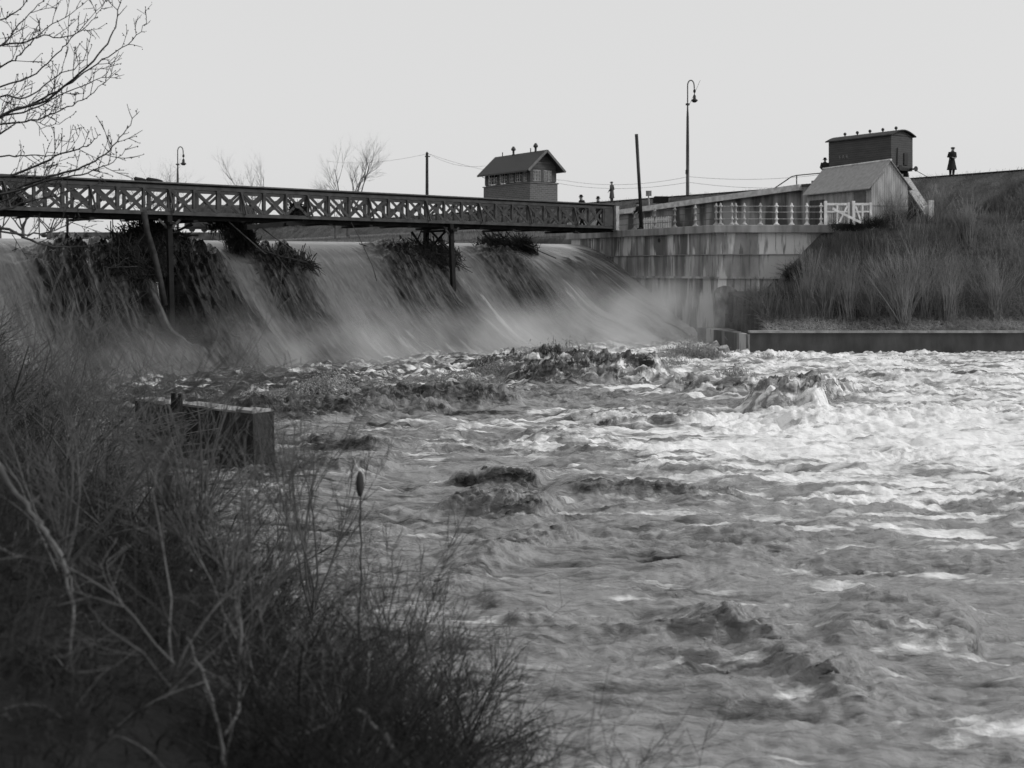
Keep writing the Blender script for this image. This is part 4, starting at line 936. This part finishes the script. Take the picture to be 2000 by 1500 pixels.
# ------------------------------------------------------------------ bare trees
def grow(base, H, seed, spread=.5, n0=5, lean=(0, 0), levels=3, r0=.12, upward=.35, dens=1.0):
    rnd = random.Random(seed); polys = []
    def branch(p, d, L_, r, lv):
        pts = [p]; n = 5; q_ = p.copy(); dd = d.copy()
        for i in range(n):
            dd = (dd+Vector((rnd.gauss(0, .12), rnd.gauss(0, .12), rnd.gauss(0, .06)+upward*.16))).normalized(); q_ = q_+dd*(L_/n); pts.append(q_.copy())
        polys.append(([tuple(v) for v in pts], [r*(1-.72*i/n) for i in range(n+1)]))
        if lv <= 0: return
        m_ = int((4+rnd.random()*3)*dens)
        for j in range(m_):
            t = rnd.uniform(.3 if lv < levels else .35, 1); i = min(int(t*n), n-1); q2 = pts[i].lerp(pts[i+1], t*n-i); td = (pts[i+1]-pts[i]).normalized()
            sd_ = Vector((rnd.gauss(0, 1), rnd.gauss(0, 1), rnd.gauss(0, .5))); sd_ = (sd_-td*sd_.dot(td)).normalized()
            branch(q2, (td+sd_*rnd.uniform(spread*.7, spread*1.5)).normalized(), L_*rnd.uniform(.35, .62), max(r*(1-.72*t)*.6, r*.16), lv-1)
    trunk = [Vector(base), Vector(base)+Vector((lean[0]*.3, lean[1]*.3, H*.25))]
    tr_ = ([tuple(Vector(base).lerp(trunk[1], i/5)) for i in range(6)], [r0*(1-.25*i/5) for i in range(6)])
    for j in range(n0):
        a = 2*math.pi*(j+rnd.random()*.6)/n0; d = Vector((math.cos(a)*spread+lean[0]*.1, math.sin(a)*spread+lean[1]*.1, 1)).normalized()
        branch(Vector(base).lerp(trunk[1], rnd.uniform(.45, 1)), d, H*rnd.uniform(.5, .78), r0*.55, levels)
    return tr_, polys
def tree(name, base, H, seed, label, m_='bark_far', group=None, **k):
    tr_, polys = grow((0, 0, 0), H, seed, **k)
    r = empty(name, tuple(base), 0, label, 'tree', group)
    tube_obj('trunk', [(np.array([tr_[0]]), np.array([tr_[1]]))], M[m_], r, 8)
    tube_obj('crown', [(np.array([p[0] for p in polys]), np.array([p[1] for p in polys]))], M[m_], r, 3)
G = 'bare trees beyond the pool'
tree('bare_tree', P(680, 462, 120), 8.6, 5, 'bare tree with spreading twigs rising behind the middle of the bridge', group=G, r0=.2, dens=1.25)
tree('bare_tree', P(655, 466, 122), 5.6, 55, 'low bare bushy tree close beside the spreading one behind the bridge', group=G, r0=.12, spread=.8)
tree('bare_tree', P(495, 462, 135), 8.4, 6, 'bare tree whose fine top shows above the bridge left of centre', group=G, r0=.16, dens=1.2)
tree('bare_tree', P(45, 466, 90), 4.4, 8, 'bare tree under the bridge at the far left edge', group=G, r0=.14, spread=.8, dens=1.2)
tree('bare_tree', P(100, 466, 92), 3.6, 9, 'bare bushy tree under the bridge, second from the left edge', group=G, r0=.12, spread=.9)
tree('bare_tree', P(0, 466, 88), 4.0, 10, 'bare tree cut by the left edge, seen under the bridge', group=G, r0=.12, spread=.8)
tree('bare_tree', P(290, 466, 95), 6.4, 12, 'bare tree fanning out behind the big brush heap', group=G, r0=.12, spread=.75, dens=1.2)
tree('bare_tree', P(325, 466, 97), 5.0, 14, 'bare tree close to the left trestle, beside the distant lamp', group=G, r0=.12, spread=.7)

# the tree reaching in from the upper left: limbs followed one by one, trunk outside the frame
rnd = random.Random(21)
limbs = [
 [(-160, 330), (0, 228), (90, 195), (170, 130), (215, 75), (232, 20), (240, -30)],
 [(-160, 330), (0, 228), (70, 200), (140, 160), (200, 118), (260, 78), (286, 38)],
 [(0, 228), (60, 215), (130, 180), (200, 150), (232, 100)],
 [(-160, 200), (0, 132), (40, 105), (90, 55), (150, 20), (190, -25)],
 [(-120, 150), (0, 90), (30, 55), (75, 10), (100, -25)],
 [(-160, 240), (0, 170), (60, 150), (110, 105), (140, 75), (180, 30), (215, -10)],
 [(-100, 60), (0, 40), (45, 10), (70, -20)],
 [(-120, 110), (0, 90), (60, 78), (85, 70), (140, 70), (185, 35), (210, -10)],
 [(-140, 290), (0, 244), (60, 236), (120, 215), (170, 190), (200, 165), (235, 135)],
 [(-120, 240), (0, 190), (50, 191), (110, 150), (160, 120), (178, 60)],
 [(-100, 300), (0, 262), (30, 240), (60, 238), (105, 245), (148, 218)],
 [(-140, 310), (0, 305), (60, 303), (130, 298), (160, 250)],
 [(-140, 360), (0, 345), (60, 328), (120, 300), (170, 285), (195, 262)],
 [(-140, 390), (0, 380), (80, 350), (150, 330), (205, 300), (240, 262), (272, 218)],
 [(0, 380), (100, 352), (170, 338), (220, 315), (258, 282)],
 [(-140, 430), (0, 395), (60, 365), (110, 345), (180, 325)],
 [(-160, 420), (0, 445), (60, 470), (115, 482), (170, 480), (225, 474)],
 [(-60, 440), (40, 458), (100, 452), (140, 435), (155, 420)],
 [(-100, 420), (0, 410), (50, 395), (95, 385), (140, 372), (200, 358)],
]
tl = empty('bare_tree', (-13.5, 17.0, -2.0), 0, 'near leafless tree with budded twigs reaching in at the upper left', 'tree')
base_ = Vector((-13.5, 17.0, -2.0)); polyA = []; 
def cr_spline(pts, n=5):
    out = []; q_ = [pts[0]]+pts+[pts[-1]]
    for i in range(1, len(q_)-2):
        for k in range(n):
            t = k/n; a, b3, c, d = q_[i-1:i+3]; out.append(.5*((2*b3)+(c-a)*t+(2*a-5*b3+4*c-d)*t*t+(3*b3-a-3*c+d)*t**3))
    out.append(pts[-1]); return out
for li, l in enumerate(limbs):
    d0 = 15.5+rnd.uniform(-1.2, 1.8)
    pts = [P(x, y, d0+.2*math.sin(i*1.3+li)) for i, (x, y) in enumerate(l)]; pts = cr_spline(pts, 5); n = len(pts)
    for i in range(1, n-1): pts[i] = pts[i]+Vector((rnd.gauss(0, .008), 0, rnd.gauss(0, .008)))
    r0 = .022 if li in (0, 1, 12, 13, 16) else .015
    rad = [max(r0*(1-.85*i/(n-1)), .0035) for i in range(n)]
    q = [((pts[i]-base_), rad[i]) for i in range(n)]; polyA.append(([tuple(v) for v, _ in q], [r for _, r in q]))
    for i in range(3, n-1):
        if rnd.random() < .62:
            td = (pts[i+1]-pts[i-1]).normalized(); up = 1 if rnd.random() < .72 else -1
            nn = Vector((-td.z, rnd.gauss(0, .4), td.x)).normalized()*up; L_ = rnd.uniform(.08, .55)*(1 if i < n*.75 else .5)
            d = (td*.8+nn*.9).normalized(); m_ = 6
            tw = []; p_ = pts[i].copy()
            for j in range(m_): tw.append(tuple(p_-base_)); d = (d+Vector((rnd.gauss(0, .09), 0, rnd.gauss(.04, .08)))).normalized(); p_ = p_+d*(L_/m_)
            polyA.append((tw, [.0052-.0004*j for j in range(m_)]))
            if L_ > .25:
                for j in (2, 3, 4):
                    dd = (d+Vector((rnd.gauss(0, .6), 0, rnd.gauss(0, .6)))).normalized(); a = Vector(tw[j]); polyA.append(([tuple(a), tuple(a+dd*.08), tuple(a+dd*.15)], [.004, .0036, .003]))
q = MB()
for p_, r_ in polyA: q.tube(p_, r_, 4, cap=True)
for p_, r_ in polyA:        # buds
    for i in range(1, len(p_)):
        if rnd.random() < .5: q.ball((p_[i][0]+rnd.gauss(0, .008), p_[i][1], p_[i][2]+rnd.gauss(0, .008)), rnd.uniform(.006, .011), 5, 3)
q.build('crown', M['bark'], tl)
q = MB(); q.tube([(0, 0, -.5), (.2, -.1, 1), (.1, -.2, 3), (.4, -.3, 5.5), (.3, -.3, 8)], [.26, .2, .17, .12, .06], 10)
for l in limbs[::2]:
    e_ = P(l[0][0], l[0][1], 15.7)-base_; z0 = max(e_.z-2.2, .6); q.tube([(.2, -.15, z0), tuple(e_*.5+Vector((.1, -.1, z0*.5))), tuple(e_)], [.06, .04, .02], 6)
q.build('trunk', M['bark'], tl, True)

# ------------------------------------------------------------------ right bank vegetation
def stems(n, xs, ys, hf, H, spread, rad, lean=(0, 0), seg=5, droop=.15):
    x = rng.uniform(*xs, n); y = rng.uniform(*ys, n); z = hf(x, y); return stems_at(np.stack([x, y, z], -1), H, spread, rad, lean, seg, droop)
def stems_at(b, H, spread, rad, lean=(0, 0), seg=5, droop=.15):
    n = len(b); L_ = rng.uniform(H[0], H[1], n); a = rng.random(n)*2*math.pi; k = np.abs(rng.normal(0, spread, n))
    D = np.stack([np.cos(a)*k+lean[0], np.sin(a)*k+lean[1], np.ones(n)], -1); D /= np.linalg.norm(D, axis=1, keepdims=True)
    t = np.linspace(0, 1, seg)[None, :, None]; bd = rng.normal(0, .12, (n, 1, 3))*[1, 1, .2]+D[:, None, :]*[1, 1, 0]*droop
    Pt = b[:, None, :]+D[:, None, :]*L_[:, None, None]*t+bd*L_[:, None, None]*t**2; Pt[:, :, 2] -= (droop*.5*L_[:, None]*t[:, :, 0]**2)
    Rr = (rad*rng.uniform(.6, 1.3, n))[:, None]*np.linspace(1, .35, seg)[None, :]
    return Pt, Rr
def hr_(x, y): return h_right(x, y)-.05
def inside_pier(Pt): return None
# rough grass over the slopes (uncountable)
def mask_pier(b): return ((b[:, 0] > 12.2) & (b[:, 1] < 61.6)) | ((b[:, 0] > 17.2) & (b[:, 1] < 62.5)) | (b[:, 0] > 18.4)
def field(n, xs, ys, H, spread, rad, cond=None, **k):
    x = rng.uniform(*xs, n); y = rng.uniform(*ys, n); b = np.stack([x, y, hr_(x, y)], -1); mk = mask_pier(b)
    sx_, sy_ = (x-A_[0]), (y-A_[1]); lx_ = sx_*dB[0]+sy_*dB[1]; ly_ = sx_*-dB[1]+sy_*dB[0]
    mk &= ~((lx_ > -.15) & (lx_ < LS+.1) & (ly_ > -WS-.1) & (ly_ < .3))
    if cond is not None: mk &= cond(b)
    return stems_at(b[mk], H, spread, rad, **k)
slope_c = lambda b: (b[:, 2] > -2.6)
G1 = field(42000, (11, 34), (57.0, 63.5), (.2, .75), .5, .009, cond=slope_c, seg=4)
G2 = field(16000, (17, 36), (61.5, 72), (.12, .38), .6, .009, cond=lambda b: b[:, 2] < 5.35, seg=4)
xx_ = rng.uniform(-40, 24, 30000); rr2 = rng.uniform(-4.3, 0, 30000); tt_ = (xx_-RA[0]-RN[0]*rr2)/RD[0]; yy_ = RA[1]+RN[1]*rr2+RD[1]*tt_
G3 = stems_at(np.stack([xx_, yy_, hr_(xx_, yy_)], -1)[yy_ > 66], (.12, .35), .6, .012, seg=3)
tag(tube_obj('grass', [G1, G2, G3], M['grass']), 'rough dark grass covering the right bank and the embankment slope', 'grass', kind='stuff')
G7 = field(2600, (11.5, 36), (57.2, 60.5), (.7, 1.9), .3, .010, cond=slope_c, seg=6)
tag(tube_obj('scrub', [G7], M['willow']), 'scattered bare stems and weeds between the willow clumps of the right bank', 'scrub', kind='stuff')
G4 = field(14000, (12, 36), (55.9, 58.2), (.15, .6), 1.6, .009, seg=4, droop=.5)
tag(tube_obj('flattened_grass', [G4], M['dry_grass']), 'pale flattened dry grass and stalks on the ledge above the river wall', 'grass', kind='stuff')
# willow clumps
def willow(px, d, H, n, sp, lab, m_='willow', lean=(0, 0)):
    x = (px-1000)*d/F; z = float(h_right(np.array([x]), np.array([d]))[0])
    r = empty('willow_clump', (x, d, z-.1), 0, lab, 'shrub', 'bare willow clumps on the right bank')
    b = np.stack([rng.normal(0, .16, n), rng.normal(0, .16, n), np.zeros(n)], -1)
    Pt, Rr = stems_at(b, (H*.45, H), sp, .015, lean, 7, .1)
    i = rng.integers(0, n, n*3); k = rng.integers(2, 6, n*3); tb = Pt[i, k]; dr = Pt[i, k]-Pt[i, k-1]; dr /= np.linalg.norm(dr, axis=1, keepdims=True)
    dr = dr+rng.normal(0, .28, dr.shape); t = np.linspace(0, 1, 4)[None, :, None]; L_ = rng.uniform(.15, .5, n*3)[:, None, None]*H*.5
    P2 = tb[:, None, :]+dr[:, None, :]*L_*t; R2 = np.full((n*3, 1), .008)*np.linspace(1, .5, 4)[None, :]
    tube_obj('stems', [(Pt, Rr), (P2, R2)], M[m_], r)
willow(1580, 58.0, 4.0, 110, .16, 'bare willow clump against the pier wall, first from the left')
willow(1612, 57.6, 3.4, 80, .22, 'bare willow clump second from the left, close to the pier corner slope')
willow(1655, 57.4, 3.7, 120, .18, 'dense upright willow clump third from the left')
willow(1705, 57.6, 3.2, 90, .36, 'wide fanning willow clump leaning left in mid bank', lean=(-.25, 0))
willow(1762, 56.6, 4.1, 170, .26, 'largest pale willow fan, rooted on the ledge by the river wall', lean=(-.08, 0))
willow(1800, 57.6, 4.0, 110, .22, 'tall willow clump just right of the largest fan')
willow(1850, 57.2, 3.6, 100, .24, 'willow clump near the right edge of the bank, rooted low', lean=(.05, 0))
willow(1890, 59.5, 3.2, 90, .3, 'willow clump at the right edge, high on the bank')
willow(1940, 57.6, 3.8, 110, .28, 'rightmost willow clump beyond the last fan')
willow(1750, 60.0, 2.2, 80, .4, 'low willow tuft high on the bank below the shed gable')
willow(1830, 61.0, 2.4, 90, .35, 'willow tuft on the bank in front of the white post')
def bramble(px, py, d, rx, rz, n, lab, m_='bramble'):
    p_ = P(px, py, d); r = empty('bramble_bush', tuple(p_), 0, lab, 'shrub')
    th = rng.random(n)*2*math.pi; rr = rng.uniform(.2, 1, n); b = np.stack([np.cos(th)*rx*rr, np.sin(th)*rx*rr*.5, rng.uniform(-.3, .3, n)*rz], -1)
    tube_obj('foliage', [stems_at(b, (rz*.4, rz*1.1), .8, .011, seg=4, droop=.4)], M[m_], r)
bramble(1655, 446, 59.6, .9, .55, 500, 'dark bramble spilling over the coping end below the yard gates')
bramble(1705, 440, 59.4, .8, .6, 500, 'dark bramble at the foot of the shed corner')
bramble(1760, 425, 60.4, .9, .5, 400, 'dark low bush at the foot of the wing wall')
bramble(1520, 600, 60.3, 1.2, .9, 900, 'black brush in the angle under the pier wall, lower one')
bramble(1570, 540, 60.9, 1.0, .9, 800, 'black brush in the angle under the pier wall, upper one')

# ------------------------------------------------------------------ old wall and post in the left foreground
M['block'] = mat('dark_masonry', .035, .015, 2.5, (1, 1, 1), .95, 1.0, fine=6, bdist=.06)
fw = empty('broken_wall', (-7.9, 25.8, 0), math.atan2(-2.25, 2.95), 'old dark masonry wall stub with a pale top standing in the river at left', 'wall')
q = MB(); Lq = 3.35
q.add([(-.6, 0, -5), (Lq+.1, 0, -5), (Lq, 0, -2.93), (-.6, 0, -2.93), (-.6, .55, -5), (Lq+.1, .55, -5), (Lq, .55, -2.93), (-.6, .55, -2.93)], [(0,1,2,3),(7,6,5,4),(0,4,5,1),(1,5,6,2),(2,6,7,3),(3,7,4,0)]); q.build('wall_face', M['block'], fw)
q = MB(); x = -.6
while x < Lq-.3:
    w_ = random.uniform(.3, .6); w_ = min(w_, Lq-.04-x); q.box(x, x+w_-.012, .02+random.uniform(-.05, .03), .53, -2.93+random.uniform(-.02, 0), -2.90+random.uniform(-.02, .03)); x += w_
q.build('wall_top', M['pier'], fw)
st_ = MB(); st_.box(-.1, .1, -.09, .09, -5, -2.72); st_.box(-.1, -.02, -.09, .0, -2.72, -2.62); st_.box(.03, .1, -.02, .09, -2.72, -2.64)
tag(st_.build('timber_stump', M['timber_dark']), 'black broken timber post standing against the old wall', 'post').location = (P(348, 525, 25).x, 24.9, 0)

# ------------------------------------------------------------------ left bank undergrowth
def shore_x(y): return np.interp(y, sy, sxx)
def bank_pts(n, y0, y1, d0, d1):
    y = y0+(y1-y0)*rng.random(n)**1.0; d = rng.uniform(d0, d1, n); x = shore_x(y)-d; return np.stack([x, y, h_left(x, y)-.05], -1)
def twigs(b, H, spread, rad, sub=4, lean=(.1, 0), seg=6, droop=.2, subl=(.12, .5)):
    Pt, Rr = stems_at(b, H, spread, rad, lean, seg, droop); n = len(b)
    out = [(Pt, Rr)]
    if sub:
        m_ = n*sub; i = rng.integers(0, n, m_); k = rng.integers(1, seg, m_); tb = Pt[i, k]; dr = Pt[i, k]-Pt[i, k-1]; dr /= np.linalg.norm(dr, axis=1, keepdims=True)+1e-6
        dr = dr+rng.normal(0, .55, dr.shape); t = np.linspace(0, 1, 4)[None, :, None]; L_ = rng.uniform(*subl, m_)[:, None, None]
        cv = rng.normal(0, .15, (m_, 1, 3)); P2 = tb[:, None, :]+dr[:, None, :]*L_*t+cv*L_*t**2
        out.append((P2, (Rr[i, k]*.6)[:, None]*np.linspace(1, .4, 4)[None, :]))
    return out
# far and middle part of the bank: matted forking brush
def bushes(pts, seed0, H=(.7, 1.6), spread=.8, r0=.014, lean=.5, levels=2, dens=.9):
    P6 = []; R6 = []; lib = []
    for k in range(14):
        _, polys = grow((0, 0, 0), 1.0, seed0+k, spread=spread, n0=7, lean=(lean, -.2), levels=levels, r0=1.0, upward=.1, dens=dens)
        lib.append((np.array([p[0] for p in polys]), np.array([p[1] for p in polys])))
    for p_ in pts:
        Pk, Rk = lib[rng.integers(len(lib))]; a = rng.normal(0, .7); h_ = rng.uniform(*H); c, s_ = math.cos(a), math.sin(a)
        Q = Pk*h_; X_ = Q[..., 0]*c-Q[..., 1]*s_; Y_ = Q[..., 0]*s_+Q[..., 1]*c
        P6.append(np.stack([X_+p_[0], Y_+p_[1], Q[..., 2]*rng.uniform(.7, 1)+p_[2]], -1)); R6.append(np.clip(Rk*r0*h_, .0018, None))
    return np.concatenate(P6), np.concatenate(R6)
tag(tube_obj('undergrowth', [bushes(bank_pts(150, 12, 34, .1, 9), 300, (.9, 2.2), .9, .016), bushes(bank_pts(210, 4.2, 12, -.1, 4.5), 330, (.35, 1.15), .9, .014, .3), twigs(bank_pts(900, 6, 30, .1, 7), (.4, 1.2), .7, .007, 3)[0]], M['bramble']),
    'dense dark tangle of undergrowth over the near left bank', 'undergrowth', kind='stuff')
tag(tube_obj('twigs', [bushes(bank_pts(55, 12, 30, .1, 6), 360, (1.0, 2.3), .8, .016, .7), bushes(bank_pts(22, 5.5, 12, .1, 3.5), 390, (.7, 1.5), .7, .012, .3)], M['twig']),
    'grey bare twigs standing up through the undergrowth of the left bank', 'twigs', kind='stuff')
G6 = stems_at(bank_pts(420, 5, 22, -.1, 6), (.4, 1.1), .8, .009, seg=6, droop=.7)
tag(tube_obj('dry_blades', [G6], M['twig_light']), 'pale bent dry blades and stalks among the undergrowth', 'dry stalks', kind='stuff')
G5 = stems_at(bank_pts(5000, 3.6, 12, -.1, 5), (.1, .4), 1.1, .006, seg=4, droop=.5)
tag(tube_obj('bank_grass', [G5], M['bramble']), 'dark wet grass on the near left bank', 'grass', kind='stuff')
# individual bushes and stems
def shrub(loc, n, H, spread, rad, lab, m_='twig', lean=(0, 0), sub=6, subl=(.1, .5), name='bare_shrub'):
    r = empty(name, tuple(loc), 0, lab, 'shrub')
    _, polys = grow((0, 0, 0), H*1.15, int(loc[0]*100)+n, spread=spread, n0=max(5, n//4), lean=(lean[0]*4, -.3), levels=2, r0=rad*2.2, upward=.25, dens=1.15)
    tube_obj('stems', [(np.array([p[0] for p in polys]), np.clip(np.array([p[1] for p in polys]), .002, None))], M[m_], r, 4); return r
def gl(px, d): x = (px-1000)*d/F; return Vector((x, d, float(h_left(np.array([x]), np.array([float(d)]))[0])-.05))
shrub(gl(60, 19), 46, 2.3, .5, .014, 'bare shrub with pale forking stems at the left edge below the bridge', lean=(.25, 0))
shrub(gl(150, 21), 44, 2.2, .5, .013, 'bare shrub with long thin branches reaching right over the falls foot', lean=(.55, 0))
shrub(gl(250, 24), 34, 1.6, .6, .011, 'low bare shrub beside the pale topped wall stub', lean=(.3, 0))
shrub(gl(360, 9.0), 26, 1.6, .35, .011, 'blurred upright stems in the lower left foreground', lean=(.05, 0))
shrub(gl(600, 9.2), 24, 1.5, .30, .009, 'blurred twiggy stems in front of the river, lower middle', lean=(.05, 0))
shrub(gl(740, 8.6), 20, 1.15, .38, .008, 'blurred slender twigs at the water edge, right part of the bank', lean=(.15, 0))
shrub(gl(850, 8.4), 16, .85, .35, .008, 'rightmost blurred bush at the tip of the near bank', lean=(.2, 0))
shrub(gl(480, 7.0), 22, 1.3, .45, .010, 'dark blurred bush at the bottom of the view, left of centre')
shrub(gl(130, 7.4), 24, 1.5, .45, .010, 'dark blurred bush at the bottom left corner')
def stem(pts, r, lab, m_='twig_light', name='broken_branch'):
    pts = cr_spline([P(*p_) for p_ in pts], 5); n = len(pts); pts = [v+Vector((random.gauss(0, r*.55), 0, random.gauss(0, r*.55))) for v in pts]; q = MB().tube(pts, [r*.75*(1-.55*i/n)*random.uniform(.85, 1.15) for i in range(n)], 7)
    for i in range(2, n-2, 3):
        d = Vector((random.gauss(0, .6), random.gauss(0, .2), random.random())).normalized()*random.uniform(.05, .22); q.tube([pts[i], pts[i]+d*.5, pts[i]+d+Vector((0, 0, .02))], [r*.3, r*.22, r*.12], 5)
    tag(q.build(name, M[m_], None, True), lab, {'dead_stump': 'stump', 'seed_stalk': 'weed'}.get(name, 'branch'))
stem([(-30, 880, 6.5), (50, 985, 6.4), (100, 1050, 6.3), (125, 1110, 6.2), (140, 1180, 6.1), (140, 1400, 6)], .022, 'thick pale broken branch slanting down at the left edge')
stem([(285, 1150, 9.0), (285, 1080, 9.0), (300, 990, 9.0), (322, 920, 9.1), (330, 860, 9.2)], .07, 'blurred stout grey stump standing in the left foreground', 'twig', 'dead_stump')
stem([(700, 1330, 9), (703, 1120, 9), (705, 1000, 9), (703, 925, 9)], .012, 'tall dark weed stalk in front of the river', 'bramble', 'seed_stalk')
stem([(-20, 1060, 7), (20, 1085, 7), (50, 1080, 7), (85, 1050, 7)], .016, 'short pale curved twig at the left edge')
stem([(440, 1500, 5.6), (420, 1390, 5.7), (385, 1290, 5.8), (365, 1240, 5.9)], .014, 'pale forked stem at bottom centre left, leaning left')
stem([(440, 1440, 5.6), (465, 1370, 5.7), (468, 1270, 5.8), (470, 1150, 5.9), (480, 1080, 6)], .012, 'upright pale stem at bottom centre left')
stem([(800, 1510, 5.6), (750, 1440, 5.7), (700, 1390, 5.8), (640, 1420, 5.8), (560, 1440, 5.7)], .016, 'bent pale branch lying at the bottom of the view')
stem([(20, 1380, 6), (120, 1400, 6), (230, 1430, 6.1), (330, 1470, 6.1)], .012, 'fallen pale stem on the dark bank at lower left')
stem([(50, 1258, 6.5), (110, 1248, 6.5), (165, 1244, 6.5), (215, 1248, 6.5)], .008, 'short whitish twig lying across the lower left undergrowth')
MB().ball(P(703, 945, 9), (.032, .03, .10), 8, 6).build('seed_head', M['bramble'], bpy.data.objects['seed_stalk'], True)

# arching pale twigs in front of the old wall
random.seed(5)
ar = empty('arching_shrub', tuple(gl(215, 22)), 0, 'shrub with pale twigs arching right across the face of the old wall', 'shrub'); ab_ = gl(215, 22); q = MB()
for k in range(26):
    x0 = random.uniform(190, 290); y0 = random.uniform(860, 960); x1 = random.uniform(340, 460); y1 = y0+random.uniform(-90, 30)
    a = P(x0, y0, 22)-ab_; c = P(x1, y1, 22+random.uniform(-.6, .6))-ab_; m_ = a.lerp(c, .5)+Vector((0, 0, random.uniform(-.05, .22)))
    q.tube(cr_spline([a, m_, c], 5), .007, 4)
    for j in range(3):
        t = random.uniform(.3, .9); p_ = a.lerp(c, t)+Vector((0, 0, .1)); q.tube([p_, p_+Vector((random.uniform(.1, .3), 0, random.uniform(-.1, .2)))], .004, 3)
q.build('stems', M['twig_light'], ar)
# ------------------------------------------------------------------ torn water thrown up where the fall lands
def splash(px, py, wpx, hpx, n, drift=.35):
    n = int(n*2.2)
    d = -ZW*F/(py-525); sc = d/F; x = (px-1000)*sc+rng.normal(0, wpx*sc*.4, n); y = d+rng.normal(0, .5, n)
    hh = hpx*sc*.85*np.abs(rng.normal(.25, .24, n))*np.exp(-((x-(px-1000)*sc)/(wpx*sc*.6))**2); vx = rng.normal(drift, .3, n)*hh; seg = 5
    t = np.linspace(0, 1, seg)[None, :]; t0 = rng.uniform(0, .85, n)[:, None]; tt = t0+t*rng.uniform(.03, .12, n)[:, None]
    Pt = np.stack([x[:, None]+vx[:, None]*tt*1.4, y[:, None]-.3*tt, ZW-.05+hh[:, None]*4*tt*(1-tt)], -1)
    Rr = rng.uniform(.006, .022, n)[:, None]*1.2*np.sin(np.linspace(.25, math.pi-.15, seg))[None, :]
    return Pt, Rr
SPL = [splash(1535, 790, 120, 85, 6000, .6), splash(1085, 722, 140, 85, 6000, .3), splash(960, 735, 120, 50, 4000, .5), splash(620, 765, 110, 60, 3000, .8), splash(1350, 700, 120, 60, 4000, .2), splash(1430, 735, 60, 40, 900), splash(1085, 722, 130, 90, 2600, .2), splash(960, 735, 90, 55, 1500, .5), splash(1290, 712, 110, 40, 1300),
       splash(880, 745, 160, 40, 1600, .7), splash(620, 765, 80, 70, 800, .9), splash(700, 770, 250, 35, 1500, .5), splash(1350, 1215, 70, 55, 350, -.2), splash(1450, 1240, 60, 40, 260, .5), splash(940, 935, 90, 22, 500), splash(1200, 950, 200, 16, 600), splash(1040, 1055, 60, 22, 300), splash(1750, 705, 200, 18, 700), splash(1500, 700, 150, 22, 700)]
M['spray'] = mat('thrown_muddy_water', .34, .12, 1.2, (1, 1, 1), .35, 0, spec=.5)
tag(tube_obj('splashing_water', SPL, M['spray']), 'torn muddy water thrown up along the foot of the falls', 'splash', kind='stuff')
# drifting spray at the foot of the falls
mm, nt, b, out = nodes('spray_mist'); nt.nodes.remove(b); L = nt.links.new
pv = nt.nodes.new('ShaderNodeVolumePrincipled'); pv.inputs['Color'].default_value = g4(.86); pv.inputs['Anisotropy'].default_value = .1
tc = nt.nodes.new('ShaderNodeTexCoord'); sp = nt.nodes.new('ShaderNodeSeparateXYZ'); L(tc.outputs['Object'], sp.inputs[0])
def MR(src, a, b_, c=0, d=1, smooth=True):
    r_ = nt.nodes.new('ShaderNodeMapRange'); r_.interpolation_type = 'SMOOTHSTEP' if smooth else 'LINEAR'
    for i, v in enumerate((a, b_, c, d)): r_.inputs[i+1].default_value = v
    L(src, r_.inputs[0]); return r_.outputs[0]
def MU(a, b_):
    r_ = nt.nodes.new('ShaderNodeMath'); r_.operation = 'MULTIPLY'; L(a, r_.inputs[0])
    if isinstance(b_, (int, float)): r_.inputs[1].default_value = b_
    else: L(b_, r_.inputs[1])
    return r_.outputs[0]
no = nt.nodes.new('ShaderNodeTexNoise'); no.inputs['Scale'].default_value = .45; no.inputs['Detail'].default_value = 2; L(tc.outputs['Object'], no.inputs['Vector'])
lift = nt.nodes.new('ShaderNodeMath'); lift.operation = 'ADD'; L(sp.outputs[2], lift.inputs[0]); L(MR(sp.outputs[0], 12, 0, 0, -1.7), lift.inputs[1])
dn = MU(MU(MR(lift.outputs[0], -1.2, -4.1), MR(sp.outputs[1], 1.5, 5.5)), MU(MR(sp.outputs[1], 12.5, 8.0), MR(no.outputs[0], .38, .66, .08, 1)))
dn = MU(dn, MR(sp.outputs[0], 30, 0, .08, .60, False)); L(dn, pv.inputs['Density']); L(pv.outputs[0], out.inputs['Volume'])
o = MB().box(-3.5, 44, 1.5, 12.5, -4.45, .5).build('spray_mist', mm); o.location = (B0[0], B0[1], 0); o.rotation_euler = (0, 0, ANG)
tag(o, 'pale spray hanging over the foot of the falls', 'spray', kind='stuff')
